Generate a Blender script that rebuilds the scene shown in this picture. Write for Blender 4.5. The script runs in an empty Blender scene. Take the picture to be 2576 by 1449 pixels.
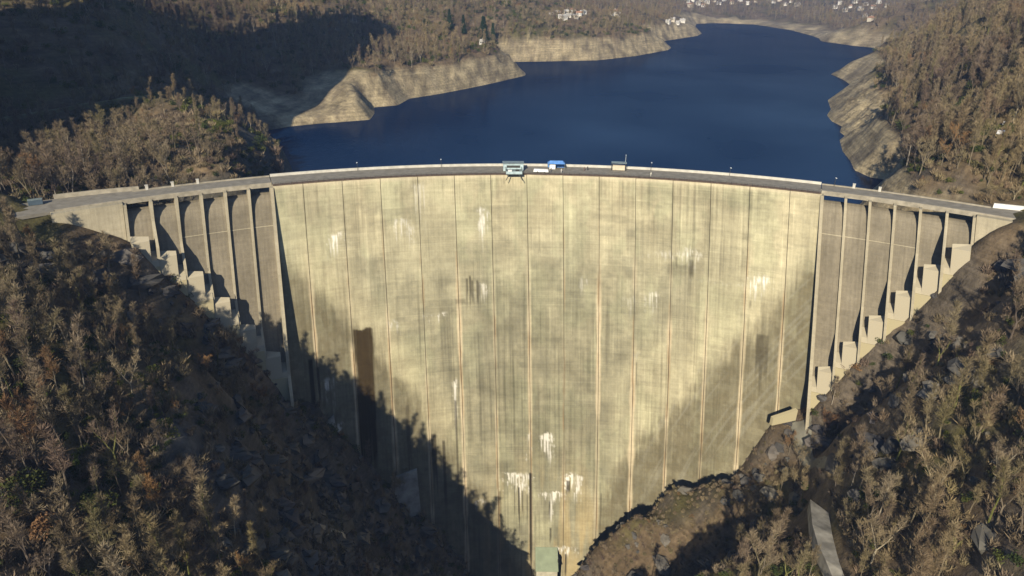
import bpy, math, random
import numpy as np
from mathutils import Vector, Matrix

random.seed(7)
rng = np.random.default_rng(11)
scn = bpy.context.scene
COL = scn.collection

# ------------------------------------------------------------------ camera
CAM_H = 73.6634; PIT = .4371; ROLL = .0144; FPX = 1696.5          # survey of the view (metres, radians, px of 2576)
cF = np.array([0, math.cos(PIT), -math.sin(PIT)])
cR0 = np.array([1., 0, 0]); cU0 = np.cross(cR0, cF)
cR = cR0*math.cos(ROLL) + cU0*math.sin(ROLL); cU = -cR0*math.sin(ROLL) + cU0*math.cos(ROLL)
cam = bpy.data.cameras.new('camera'); cam_o = bpy.data.objects.new('camera', cam); COL.objects.link(cam_o)
cam.sensor_width = 36; cam.lens = FPX*36/2576; cam.clip_end = 20000; cam.clip_start = 1
M = Matrix.Identity(4)
for i in range(3):
    M[i][0] = cR[i]; M[i][1] = cU[i]; M[i][2] = -cF[i]
M[2][3] = CAM_H
cam_o.matrix_world = M
scn.camera = cam_o

# ------------------------------------------------------------------ light
SUN_AZ = math.radians(16); SUN_EL = math.radians(30)
S = np.array([-math.sin(SUN_AZ)*math.cos(SUN_EL), -math.cos(SUN_AZ)*math.cos(SUN_EL), math.sin(SUN_EL)])
w = bpy.data.worlds.new('World'); scn.world = w; w.use_nodes = True
nt = w.node_tree; nt.nodes.clear()
wo = nt.nodes.new('ShaderNodeOutputWorld'); wb = nt.nodes.new('ShaderNodeBackground'); sk = nt.nodes.new('ShaderNodeTexSky')
sk.sky_type = 'NISHITA'; sk.sun_disc = False; sk.sun_elevation = SUN_EL; sk.sun_rotation = math.radians(180) + SUN_AZ
sk.altitude = 500; sk.air_density = 1.0; sk.dust_density = 0.15; sk.ozone_density = 3.0
wb.inputs[1].default_value = 0.085
nt.links.new(sk.outputs[0], wb.inputs[0]); nt.links.new(wb.outputs[0], wo.inputs[0])
sl = bpy.data.lights.new('sun', 'SUN'); sl.energy = 5.0; sl.angle = math.radians(.5); sl.color = (1.0, .89, .70)
sun = bpy.data.objects.new('sun', sl); COL.objects.link(sun)
sun.rotation_euler = Vector((-S).tolist()).to_track_quat('-Z', 'Y').to_euler()
scn.view_settings.view_transform = 'Standard'; scn.view_settings.look = 'None'
scn.view_settings.exposure = 0.52; scn.view_settings.gamma = 1; scn.view_settings.use_curve_mapping = False
scn.cycles.max_bounces = 4; scn.cycles.diffuse_bounces = 1; scn.cycles.glossy_bounces = 2
scn.cycles.transparent_max_bounces = 8; scn.cycles.volume_bounces = 0

# ------------------------------------------------------------------ helpers
def ray(x, y):
    return cF + cR*(x - 1288)/FPX + cU*(724.5 - y)/FPX
def at_z(x, y, z):
    d = ray(x, y); return np.array([0, 0, CAM_H]) + d*(z - CAM_H)/d[2]
def at_y(x, y, Y):
    d = ray(x, y); return np.array([0, 0, CAM_H]) + d*Y/d[1]
def project(P):                                        # numpy (n,3) -> px, py, depth
    V = P - np.array([0, 0, CAM_H]); z = V @ cF
    return 1288 + FPX*(V @ cR)/z, 724.5 - FPX*(V @ cU)/z, z

def _hash(ix, iy, seed):
    h = (ix.astype(np.int64)*374761393 + iy.astype(np.int64)*668265263 + seed*1442695041) & 0x7fffffff
    h = ((h ^ (h >> 13))*1274126177) & 0x7fffffff
    h = (h ^ (h >> 16)) & 0xffffff
    return h/float(0xffffff)
def vnoise(x, y, seed=0):
    x = np.asarray(x, float); y = np.asarray(y, float)
    ix = np.floor(x); iy = np.floor(y); fx = x - ix; fy = y - iy
    fx = fx*fx*(3 - 2*fx); fy = fy*fy*(3 - 2*fy)
    a = _hash(ix, iy, seed); b = _hash(ix + 1, iy, seed); c = _hash(ix, iy + 1, seed); d = _hash(ix + 1, iy + 1, seed)
    return (a*(1 - fx) + b*fx)*(1 - fy) + (c*(1 - fx) + d*fx)*fy
def fbm(x, y, seed=0, oct=4, lac=2.03, gain=.5):
    s = 0; a = 1; n = 0
    for o in range(oct):
        s = s + a*vnoise(x, y, seed + o*17); n += a; a *= gain; x = x*lac + 13.1; y = y*lac + 7.7
    return s/n
def ss(a, b, x):
    t = np.clip((x - a)/(b - a), 0, 1); return t*t*(3 - 2*t)
def mix(a, b, t):
    t = np.asarray(t)[..., None]; return a*(1 - t) + b*t

def tag(o, label=None, cat=None, group=None, kind=None):
    if label: o['label'] = label
    if cat: o['category'] = cat
    if group: o['group'] = group
    if kind: o['kind'] = kind
    return o
def empty(name, loc=(0, 0, 0), rz=0):
    o = bpy.data.objects.new(name, None); COL.objects.link(o); o.location = loc; o.rotation_euler = (0, 0, rz)
    o.empty_display_size = 1
    return o
def link(name, me, mats=None, parent=None, loc=None):
    o = bpy.data.objects.new(name, me); COL.objects.link(o)
    if mats is not None:
        for m in (mats if isinstance(mats, (list, tuple)) else [mats]):
            me.materials.append(m)
    if parent: o.parent = parent
    if loc is not None: o.location = loc
    return o
def np_mesh(name, V, Q, smooth=False, col=None, uv=None):
    """V (n,3), Q (m,k) with k 3 or 4, fast mesh build"""
    V = np.asarray(V, np.float32); Q = np.asarray(Q, np.int32); k = Q.shape[1]
    me = bpy.data.meshes.new(name)
    me.vertices.add(len(V)); me.vertices.foreach_set('co', V.ravel())
    me.loops.add(Q.size); me.loops.foreach_set('vertex_index', Q.ravel())
    me.polygons.add(len(Q)); me.polygons.foreach_set('loop_start', np.arange(0, Q.size, k, dtype=np.int32))
    try: me.polygons.foreach_set('loop_total', np.full(len(Q), k, dtype=np.int32))
    except Exception: pass
    me.polygons.foreach_set('use_smooth', np.full(len(Q), smooth))
    if uv is not None:
        l = me.uv_layers.new(name='uv'); l.data.foreach_set('uv', np.asarray(uv, np.float32)[Q.ravel()].ravel())
    me.update(calc_edges=True)
    if col is not None:
        a = me.color_attributes.new('col', 'FLOAT_COLOR', 'POINT')
        c = np.ones((len(V), 4), np.float32); c[:, :3] = col; a.data.foreach_set('color', c.ravel())
    return me
def grid_quads(nu, nv, off=0, flip=False):
    i = np.arange(nu - 1)[:, None]*nv + np.arange(nv - 1)[None, :] + off
    q = np.stack([i, i + nv, i + nv + 1, i + 1], -1).reshape(-1, 4)
    return q[:, ::-1] if flip else q
class MB:
    """collects plain polygons for one mesh object"""
    def __init__(s): s.v = []; s.f = []
    def hexa(s, P):                                   # 8 corners: bottom ring 0-3, top ring 4-7
        n = len(s.v); s.v += [tuple(map(float, p)) for p in P]
        for q in ((0, 3, 2, 1), (4, 5, 6, 7), (0, 1, 5, 4), (1, 2, 6, 5), (2, 3, 7, 6), (3, 0, 4, 7)):
            s.f.append(tuple(n + i for i in q))
        return s
    def box(s, c, d, rz=0):
        cx, cy, cz = c; a, b, h = d[0]/2, d[1]/2, d[2]/2; C, Sn = math.cos(rz), math.sin(rz)
        P = []
        for z in (-h, h):
            for x, y in ((-a, -b), (a, -b), (a, b), (-a, b)):
                P.append((cx + x*C - y*Sn, cy + x*Sn + y*C, cz + z))
        return s.hexa(P)
    def tube(s, p, q, r, r2=None, n=6, cap=True):
        p = Vector(p); q = Vector(q); r2 = r if r2 is None else r2
        d = (q - p).normalized(); u = d.orthogonal().normalized(); v = d.cross(u); b = len(s.v)
        for c, R in ((p, r), (q, r2)):
            for i in range(n):
                a = 2*math.pi*i/n; s.v.append(tuple(c + u*math.cos(a)*R + v*math.sin(a)*R))
        for i in range(n): s.f.append((b + i, b + (i + 1) % n, b + n + (i + 1) % n, b + n + i))
        if cap:
            s.f.append(tuple(b + n - 1 - i for i in range(n))); s.f.append(tuple(b + n + i for i in range(n)))
        return s
    def poly(s, P):
        n = len(s.v); s.v += [tuple(map(float, p)) for p in P]; s.f.append(tuple(range(n, n + len(P)))); return s
    def mesh(s, name):
        me = bpy.data.meshes.new(name); me.from_pydata(s.v, [], s.f); me.update(); return me
    def build(s, name, mat, parent=None, loc=None):
        return link(name, s.mesh(name), mat, parent, loc)

# ------------------------------------------------------------------ materials
def newmat(name, rough=.9, spec=.2):
    m = bpy.data.materials.new(name); m.use_nodes = True; n = m.node_tree.nodes; b = n['Principled BSDF']
    b.inputs['Roughness'].default_value = rough; b.inputs['Specular IOR Level'].default_value = spec
    return m, m.node_tree, b
def N(t, kind, **kw):
    n = t.nodes.new(kind)
    for k, v in kw.items():
        if k.startswith('i_'): n.inputs[k[2:]].default_value = v
        else: setattr(n, k, v)
    return n
def ramp(t, fac, stops):
    r = N(t, 'ShaderNodeValToRGB'); e = r.color_ramp.elements
    e[0].position, e[0].color = stops[0][0], (*stops[0][1], 1); e[1].position, e[1].color = stops[-1][0], (*stops[-1][1], 1)
    for p, c in stops[1:-1]:
        x = e.new(p); x.color = (*c, 1)
    t.links.new(fac, r.inputs[0]); return r.outputs[0]
def mul(t, a, b, fac=1.0):
    m = N(t, 'ShaderNodeMix', data_type='RGBA', blend_type='MULTIPLY'); m.inputs[0].default_value = fac
    t.links.new(a, m.inputs[6]); t.links.new(b, m.inputs[7]); return m.outputs[2]
def mixn(t, fac, a, b):
    m = N(t, 'ShaderNodeMix', data_type='RGBA')
    for s, i in ((fac, 0), (a, 6), (b, 7)):
        if isinstance(s, (int, float)): m.inputs[i].default_value = s
        elif isinstance(s, tuple): m.inputs[i].default_value = (*s, 1)
        else: t.links.new(s, m.inputs[i])
    return m.outputs[2]
def plain(name, c, rough=.8, var=.25, scale=1.5, metal=0):
    """simple procedural paint or material: base colour broken up by object-space noise"""
    m, t, b = newmat(name, rough); b.inputs['Metallic'].default_value = metal
    tc = N(t, 'ShaderNodeTexCoord'); ns = N(t, 'ShaderNodeTexNoise', i_Scale=scale, i_Detail=4.)
    t.links.new(tc.outputs['Object'], ns.inputs[0])
    lo = tuple(x*(1 - var) for x in c); hi = tuple(min(1, x*(1 + var)) for x in c)
    t.links.new(ramp(t, ns.outputs[0], [(.3, lo), (.7, hi)]), b.inputs['Base Color'])
    return m
def mat_vcol(name, s1, s2, streak=None, bump=0, bscale=.4, var=.3, rough=.92):
    m, t, b = newmat(name, rough, .15)
    a = N(t, 'ShaderNodeAttribute', attribute_name='col'); g = N(t, 'ShaderNodeNewGeometry')
    out = a.outputs['Color']
    for sc_, v in ((s1, var), (s2, var*.8)):
        ns = N(t, 'ShaderNodeTexNoise', i_Scale=sc_, i_Detail=5., i_Roughness=.65)
        t.links.new(g.outputs['Position'], ns.inputs[0])
        out = mul(t, out, ramp(t, ns.outputs[0], [(.25, (1 - v*1.6,)*3), (.75, (1 + v,)*3)]))
    mp0 = N(t, 'ShaderNodeMapping'); mp0.inputs['Scale'].default_value = (.03, .03, .9); n0 = N(t, 'ShaderNodeTexNoise', i_Scale=1., i_Detail=4.)
    t.links.new(g.outputs['Position'], mp0.inputs[0]); t.links.new(mp0.outputs[0], n0.inputs[0]); out = mul(t, out, ramp(t, n0.outputs[0], [(.3, (.72,)*3), (.7, (1.18,)*3)]))
    t.links.new(out, b.inputs['Base Color'])
    if bump:
        ns = N(t, 'ShaderNodeTexNoise', i_Scale=bscale, i_Detail=6., i_Roughness=.7)
        t.links.new(g.outputs['Position'], ns.inputs[0])
        bp = N(t, 'ShaderNodeBump', i_Strength=1., i_Distance=bump); t.links.new(ns.outputs[0], bp.inputs['Height'])
        t.links.new(bp.outputs[0], b.inputs['Normal'])
    return m
def mat_concrete(name, c, vcol=False, vs=1.0):
    """board-marked concrete: UV in metres (u along the dam, v down), vertical weep streaks and horizontal lifts"""
    m, t, b = newmat(name, .93, .12)
    uv = N(t, 'ShaderNodeUVMap')
    def nz(sx, sy, det=4., off=0):
        mp = N(t, 'ShaderNodeMapping'); mp.inputs['Scale'].default_value = (sx, sy, 1); mp.inputs['Location'].default_value = (off, off*1.7, 0)
        n_ = N(t, 'ShaderNodeTexNoise', i_Scale=1., i_Detail=det, i_Roughness=.6)
        t.links.new(uv.outputs[0], mp.inputs[0]); t.links.new(mp.outputs[0], n_.inputs[0]); return n_.outputs[0]
    if vcol: out = N(t, 'ShaderNodeAttribute', attribute_name='col').outputs['Color']
    else:
        rgb = N(t, 'ShaderNodeRGB'); rgb.outputs[0].default_value = (*c, 1); out = rgb.outputs[0]
    for (sx, sy, v, off) in ((1.3, .025, .13*vs, 0), (.07, 1.2, .07*vs, 5), (.10, .07, .20*vs, 9), (.8, .5, .10*vs, 7), (2.5, 2.5, .08*vs, 3)):
        out = mul(t, out, ramp(t, nz(sx, sy, 4., off), [(.3, (1 - v,)*3), (.7, (1 + v*.6,)*3)]))
    t.links.new(out, b.inputs['Base Color'])
    return m
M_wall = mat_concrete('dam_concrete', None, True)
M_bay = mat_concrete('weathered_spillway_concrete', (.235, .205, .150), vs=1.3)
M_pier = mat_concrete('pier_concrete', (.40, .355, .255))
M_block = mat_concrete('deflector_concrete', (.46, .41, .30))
M_base = mat_concrete('base_wall_concrete', (.44, .385, .24))
M_ground = mat_vcol('hillside', .06, .45, bump=1.2, bscale=.35)

# ------------------------------------------------------------------ dam frame (an arc of 265 m radius)
Y0 = .163; XO = 12.486; LL = 264.0331; RD = 265.62
def b_(d): t = d/200; return 27.4189*t - 8.5919*t*t
def r_(d): return RD + 25.5435*d/200
def P(th, d, e=0.):
    """point on the downstream face: angle th, depth d under the crest, e metres out of the face"""
    th = np.asarray(th, float); d = np.asarray(d, float); e = np.asarray(e, float)
    dd = np.maximum(d, 0); r = r_(dd); to = th + Y0
    X = XO + (r - e)*np.sin(to); Y = LL - b_(dd) - r + (r - e)*np.cos(to)
    c, s = math.cos(Y0), math.sin(Y0)
    return np.stack(np.broadcast_arrays(X*c - Y*s, X*s + Y*c, -d), -1)
CX, CY = 12.578, .459

# ------------------------------------------------------------------ lake outline in plan (z = -25) and terrain
ZL = -25.
shoreL = [(735,428),(715,385),(690,350),(662,330),(730,318),(800,311),(870,306),(930,301),(942,285),(940,270),(1000,265),(1030,248),(1100,237),(1180,222),
          (1250,207),(1322,190),(1322,184),(1300,165),(1290,156),(1400,154),(1500,152),(1600,141),(1680,126),(1690,120),(1650,106),(1700,99),(1755,90),
          (1766,84),(1748,70),(1752,60),(1800,58),(1900,62),(1990,76),(2060,96),(2065,104),(2110,110),(2150,116),(2200,120)]
shoreR = [(2230,170),(2130,180),(2088,186),(2120,200),(2138,212),(2120,225),(2082,252),(2090,275),(2080,290),(2092,305),(2118,318),(2112,332),(2125,342),
          (2112,352),(2120,380),(2140,405),(2150,428),(2190,446),(2230,452)]
poly = [at_z(x, y, ZL)[:2] for x, y in shoreL] + [at_z(x, y, ZL)[:2] for x, y in shoreR]
poly = [np.array(p) for p in poly]
poly += [np.array([187., 340.]), np.array([162., 305.]), np.array([140., 288.]), np.array([125., 285.]), np.array([60., 292.]), np.array([0., 290.]), np.array([-60., 280.]), np.array([-100., 275.]), np.array([-112., 300.])]
PL = np.array(poly)
def sdist(x, y):
    """signed distance to the lake outline, positive on land"""
    d = np.full(x.shape, 1e9); ins = np.zeros(x.shape, bool); n = len(PL)
    for i in range(n):
        a = PL[i]; b = PL[(i + 1) % n]; e = b - a; px = x - a[0]; py = y - a[1]
        t = np.clip((px*e[0] + py*e[1])/(e @ e), 0, 1)
        d = np.minimum(d, np.hypot(px - t*e[0], py - t*e[1]))
        c = ((a[1] > y) != (b[1] > y)) & (x < (b[0] - a[0])*(y - a[1])/(b[1] - a[1] + 1e-12) + a[0])
        ins ^= c
    return np.where(ins, -d, d)

ctl = []
def cp(*rows): ctl.extend([tuple(map(float, r)) for r in rows])
def cy(rows):                                                     # pixel + distance
    for x, y, Y in rows: cp(tuple(at_y(x, y, Y)))
def cz(rows):
    for x, y, z in rows: cp(tuple(at_z(x, y, z)))
# contact of the ground with the dam
contact = [(-.66,3),(-.62,8),(-.60,11),(-.587,14),(-.56,22),(-.544,29),(-.515,39),(-.481,52),(-.45,64),(-.419,79),(-.396,88),(-.344,101),(-.30,120),(-.242,146),(-.186,170),(-.135,199),(-.09,214),
           (-.03,216),(.03,216),(.065,207),(.09,196),(.12,181),(.16,165),(.204,152),(.25,150),(.29,138),(.33,112),(.35,99),(.381,90),(.41,80),(.441,69),(.48,53),(.515,41),(.55,27),(.583,14),(.60,5),(.612,0),(.64,-1)]
for th, d in contact:
    out_ = 1 if abs(th) > .405 and abs(th) < .59 else 0
    for e in ((9.5, -14) if out_ else (2, -14)):
        q_ = P(th, d - (2.2 if th < 0 else .3)*out_, e); cp(tuple(q_))
# left spur in front of the dam
cp((-150,200,-8),(-122,200,-38),(-100,200,-66),(-76,200,-108),(-45,200,-152),(-15,200,-206),
   (-150,182,-4),(-118,182,-30),(-99,184,-40),(-84,184,-72),(-60,184,-118),(-28,184,-170),(0,184,-212),
   (-150,165,2),(-120,165,-24),(-94,164,-41),(-80,168,-70),(-58,168,-112),(-26,168,-160),(3,168,-212),
   (-150,145,4),(-115,145,-22),(-86,152,-47),(-79,143,-52),(-70,138,-67),(-60,132,-78),(-49,136,-95),(-18,150,-134),(10,140,-213),
   (-190,120,32),(-150,120,6),(-110,120,-22),(-84,120,-44),(-66,118,-66),(-45,115,-96),(-18,115,-150),(8,110,-213),
   (-190,85,30),(-150,85,4),(-105,88,-28),(-80,88,-50),(-56,88,-86),(-25,85,-150),(5,80,-213),
   (-190,40,30),(-140,40,-2),(-100,40,-38),(-60,40,-95),(-25,40,-160),(0,30,-214),
   (-190,-80,20),(-110,-80,-50),(-50,-80,-150),(0,-80,-216),(60,-80,-150),(130,-80,-60),(220,-80,10))
# right slope
cp((57,226,-133),(43,223,-148),(35,225,-165),(71,232,-130),(91,230,-124))
cz([(1750,1260,-140),(1640,1330,-152),(1560,1400,-160),(1860,1240,-126),(1960,1160,-108),(2030,1060,-93)])
cp((38,200,-168),(60,200,-150),(82,200,-128),(100,205,-108),(30,180,-185),(55,180,-165))
cy([(2100,1449,136),(1900,1449,150),(1750,1449,165),(1600,1449,178),(2250,1449,126),(2400,1449,116),(2576,1449,105),
    (2576,1200,128),(2400,1200,142),(2250,1200,158),(2140,1270,163),(2576,900,160),(2420,900,176),(2280,950,190),(2160,1020,202),
    (2576,700,188),(2440,760,205),(2124,1205,206),(2060,1150,205),(1991,1265,204),(1920,1320,202),(1843,1376,198),(1760,1440,196),(2090,1330,158),(2010,1340,172),(1990,1449,146),(2180,1060,190)])
cp((210,200,30),(240,150,50),(180,90,25),(150,50,0),(115,60,-40),(80,60,-100),(45,60,-170),(22,60,-212),(95,90,-72),(60,110,-130),(30,120,-200),(25,150,-205),(20,190,-212),(18,215,-214))
# road ends and the hillside behind them
cp((-160,212,-2),(-168,224,-2),(-150,245,-6),(-140,258,-12),(-185,215,10),(-215,205,25),(-175,190,12),(-240,170,55))
cy([(0,450,262),(80,440,262),(200,420,268),(350,400,272),(480,425,272),(560,432,275),(600,385,300),(0,300,330),(100,285,342),(200,262,352),(300,250,350),(400,245,350),(500,300,325),(600,335,335),
    (0,370,290),(150,350,305),(300,330,320),(0,250,345),(150,210,365),(300,190,400),(380,195,430),(470,225,425),(560,280,425),(640,338,425),
    (0,120,385),(150,100,410),(300,90,430),(0,0,430),(150,0,460),(300,0,480),(450,120,500),(600,240,480),
    (500,0,620),(600,100,590),(700,200,545),(800,262,515),(640,0,700),(760,100,640),(860,200,560),(880,150,600),(800,0,780),(900,100,650)])
cp((-300,250,60),(-330,330,75),(-300,180,70),(-400,420,120),(-420,250,130),(-380,120,90),(-480,600,150),(-400,800,120))
cy([(930,195,532),(1000,0,900),(1100,100,720),(1200,140,700),(1212,108,745),(1212,60,830),(1300,0,1050),(1000,120,680),(1000,60,760),(1300,110,790),(1500,90,950),(1430,45,1040),(1550,42,1060),(1500,0,1400),(1640,80,1100),
    (1640,40,1300),(1700,60,1300),(1700,20,1800),(1760,0,2600),(1800,12,2500),(1900,20,2300),(1900,0,2900),(2050,0,2500),(2060,70,1450),(2200,30,1700),(2200,0,2200),(2200,80,1300),(2300,0,1800)])
cp((-300,1200,160),(-100,1600,190),(100,2200,230),(500,3400,330),(1200,3500,380),(2200,3000,400),(-900,900,350),(-900,2000,450),(0,3500,450),(1800,1800,260),(3000,1000,500),(-2500,500,700),(-2500,3000,700),(3000,5000,800),(-1500,5500,800),(500,5500,700))
# right hillside beyond the dam
cy([(2500,500,238),(2576,500,236),(2450,470,248),(2380,460,256),(2300,455,268),(2235,455,290),(2576,400,255),(2450,380,275),(2360,390,282),(2300,400,295),(2310,350,350),(2350,300,335),(2450,300,310),(2518,345,262),(2576,300,290),
    (2250,250,460),(2350,200,420),(2450,200,370),(2576,200,330),(2200,170,600),(2300,120,560),(2420,100,470),(2576,100,400),(2250,60,800),(2350,30,700),(2450,0,560),(2576,0,480)])
cp((205,230,14),(260,240,55),(330,300,100),(420,400,140),(500,550,150),(600,700,160),(700,900,150),(900,1200,150),(420,150,170),(330,60,110),(400,-80,120))
ctl_a = np.array(ctl)
# gorge far downstream, behind the camera
ctl_a = np.vstack([ctl_a, [(-400,-300,150),(400,-300,150),(0,-400,-217),(0,-220,-216),(-120,-300,-40),(130,-300,-40)]])
_c2 = 36.
def _phi(d2): return np.sqrt(d2 + _c2)
_n = len(ctl_a)
_D2 = (ctl_a[:, None, 0] - ctl_a[None, :, 0])**2 + (ctl_a[:, None, 1] - ctl_a[None, :, 1])**2
_A = np.zeros((_n + 1, _n + 1)); _A[:_n, :_n] = _phi(_D2) - np.eye(_n)*1.5; _A[:_n, _n] = 1; _A[_n, :_n] = 1
_W = np.linalg.solve(_A, np.append(ctl_a[:, 2], 0))
def rbf(x, y):
    out = np.full(x.shape, _W[_n])
    for i in range(_n):
        out += _W[i]*np.sqrt((x - ctl_a[i, 0])**2 + (y - ctl_a[i, 1])**2 + _c2)
    return out
con_th = np.array([c[0] for c in contact]); con_d = np.array([c[1] for c in contact])
def terrain(x, y, full=False):
    x = np.asarray(x, float); y = np.asarray(y, float)
    z = rbf(x, y)
    sd = sdist(x, y)
    rad = np.hypot(x - CX, y - CY); th = np.arctan2(x - CX, y - CY)
    dist = np.hypot(x, y)
    # rocky relief: gullies running down the slopes, stronger in the gorge walls
    n1 = fbm(x/34, y/34, 3, 5) - .5; n2 = np.abs(fbm(x/15 + .3*n1, y/15, 9, 4) - .5)
    near = ss(520, 250, y)*ss(300, 230, np.abs(x))
    gu = ss(-110, -85, x)*ss(5, -15, x)*ss(120, 160, y); n2 = n2*(1 + .9*gu); n5 = np.abs(fbm(x/6, y/9 + z/14, 15, 3) - .5)
    z = z + near*(n1*9 - n2*13 + 1.5 + gu*(3 - n5*15))*ss(0, 7, np.abs(rad - 262)) + (1 - near)*n1*np.clip(dist/45, 8, 26)*ss(6, 60, sd)
    # shore: slope up from the water level
    n3 = fbm(x/22, y/22, 21, 4) - .5; n4 = np.abs(fbm(x/7, y/7, 33, 4) - .5)*1.5
    up = ss(266, 274, rad)*ss(-60, -1, -(np.abs(th) - .52)*100 - 2) + ss(285, 300, rad); up = np.clip(ss(268, 282, rad), 0, 1)
    slope = .72 + n3*.5 + .35*ss(60, -40, x)*ss(800, 700, y)*ss(430, 470, y) + .75*ss(460, 400, y)*(ss(150, 170, x) + ss(-100, -115, x))
    zs = np.where(sd > 0, ZL + sd*slope + (n4*10 - n3*6 + 2.5*(np.abs(fbm(x/3.5, y/3.5, 35, 2) - .5)*2 - .4))*ss(0, 14, sd), ZL + sd*.8)
    k = 6.
    m = np.minimum(z, zs)
    m = np.where(sd > 0, np.maximum(m, ZL + sd*.12), zs)
    zz = np.where(up > 0, z*(1 - up) + m*up, z)
    # unseen hill added left of the frame, shaped to throw shade on the far shore
    v_ = x + .80*y
    zz = zz + 290*ss(0, -28, v_)*ss(232, 268, y)*ss(345, 310, y)*ss(-335, -300, x)*(.85 + .3*fbm(x/25, y/25, 401, 3))
    zz = np.where(zz > 200, 200 + 130*np.tanh((zz - 200)/130), zz)
    if full: return zz, sd, rad, th
    return zz

def axis(lo, a, b, hi, step, g=1.045):
    core = list(np.arange(a, b + .1, step)); s = step; x = b
    while x < hi: s = min(s*g, 90); x += s; core.append(x)
    s = step; x = a; left = []
    while x > lo: s = min(s*g, 90); x -= s; left.append(x)
    return np.array(left[::-1] + core)
gx = axis(-3200, -220, 240, 3600, 2.2); gy = axis(-500, 60, 480, 6500, 2.2, 1.02)
GX, GY = np.meshgrid(gx, gy, indexing='ij')
GZ, GS, GR, GT = terrain(GX, GY, True)
NX, NY = len(gx), len(gy)
print('terrain', NX, NY)
dzx = np.gradient(GZ, gx, axis=0); dzy = np.gradient(GZ, gy, axis=1); GSL = np.hypot(dzx, dzy)
def ground_colour():
    litter = np.array([.165, .120, .072]); moss = np.array([.095, .090, .030]); rock = np.array([.15, .125, .095]); dark = np.array([.045, .038, .030])
    bare = np.array([.37, .305, .19]); bare2 = np.array([.19, .155, .105]); grass = np.array([.16, .125, .06])
    n = fbm(GX/26, GY/26, 41, 4); n2 = fbm(GX/9, GY/9, 47, 4); n3 = fbm(GX/5, GY/11, 53, 3)
    c = mix(litter + 0*GX[..., None], moss, ss(.5, .7, n)*.8)
    c = mix(c, dark, ss(.5, .75, n2)*.6)
    c = mix(c, rock, ss(1.15, 2.1, GSL + (n2 - .5)*1.6)*.85)
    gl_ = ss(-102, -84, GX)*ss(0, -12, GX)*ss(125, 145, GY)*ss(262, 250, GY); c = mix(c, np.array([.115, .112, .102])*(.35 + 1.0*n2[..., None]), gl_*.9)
    c = mix(c, grass, ss(.62, .78, fbm(GX/60, GY/60, 59, 3))*.7*ss(.9, .5, GSL))
    band_top = -3.5 + (n - .5)*10
    bz = ss(band_top + 2.5, band_top - .5, GZ)*ss(275, 285, GR)*ss(-5, 0, GS + 2)
    bc = mix(bare + 0*GX[..., None], bare2, ss(.42, .68, n3)*.8); bc = bc*(.80 + .4*vnoise(GZ/1.3, GX*0 + fbm(GX/40, GY/40, 5)*3, 88))[..., None]
    bc = mix(bc, dark, ss(.62, .8, n2)*.5); bz = bz*ss(60, 45, GS)
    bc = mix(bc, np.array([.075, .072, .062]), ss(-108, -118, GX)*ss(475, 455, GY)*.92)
    return mix(c, bc, bz), bz
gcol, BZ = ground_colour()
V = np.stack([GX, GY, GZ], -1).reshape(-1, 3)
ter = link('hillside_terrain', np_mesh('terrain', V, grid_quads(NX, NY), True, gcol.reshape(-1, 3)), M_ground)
tag(ter, kind='structure')

# lake
m_w, t, b = newmat('lake_water', .08, .5)
b.inputs['Base Color'].default_value = (.002, .022, .075, 1); b.inputs['IOR'].default_value = 1.15
g = N(t, 'ShaderNodeNewGeometry'); mp = N(t, 'ShaderNodeMapping'); mp.inputs['Scale'].default_value = (.25, .5, 1)
ns = N(t, 'ShaderNodeTexNoise', i_Scale=1., i_Detail=3.); t.links.new(g.outputs['Position'], mp.inputs[0]); t.links.new(mp.outputs[0], ns.inputs[0])
bp = N(t, 'ShaderNodeBump', i_Strength=.5, i_Distance=.25); t.links.new(ns.outputs[0], bp.inputs['Height']); t.links.new(bp.outputs[0], b.inputs['Normal'])
df = N(t, 'ShaderNodeBsdfDiffuse'); df.inputs[0].default_value = (.0012, .0115, .042, 1); gs_ = N(t, 'ShaderNodeBsdfGlossy'); gs_.inputs['Roughness'].default_value = .09; gs_.inputs[0].default_value = (.85, .93, 1, 1)
t.links.new(bp.outputs[0], gs_.inputs['Normal']); mx_ = N(t, 'ShaderNodeMixShader'); mx_.inputs[0].default_value = .075
n3_ = N(t, 'ShaderNodeTexNoise', i_Scale=.006, i_Detail=4.); t.links.new(g.outputs['Position'], n3_.inputs[0])       # wind patches: rougher, duller water
rr = N(t, 'ShaderNodeMapRange'); rr.inputs[1].default_value = .35; rr.inputs[2].default_value = .65; rr.inputs[3].default_value = .045; rr.inputs[4].default_value = .10
t.links.new(n3_.outputs[0], rr.inputs[0]); t.links.new(rr.outputs[0], mx_.inputs[0])
t.links.new(df.outputs[0], mx_.inputs[1]); t.links.new(gs_.outputs[0], mx_.inputs[2])
om = [n_ for n_ in t.nodes if n_.type == 'OUTPUT_MATERIAL'][0]; t.links.new(mx_.outputs[0], om.inputs['Surface']); t.nodes.remove(b)
wv = [(-150, 275), (60, 283), (230, 275), (700, 500), (2500, 1500), (3000, 5500), (-400, 5500), (-500, 1000), (-400, 480)]
wv = [(-115, 262), (-60, 274), (0, 279.5), (60, 275), (118, 258), (215, 300), (700, 500), (2500, 1500), (3000, 5500), (-400, 5500), (-500, 1000), (-300, 480), (-135, 330)]
me = bpy.data.meshes.new('lake'); me.from_pydata([(x, y, ZL) for x, y in wv], [], [tuple(range(len(wv)))]); me.update()
lake = link('lake_water', me, m_w); tag(lake, kind='structure')

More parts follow.
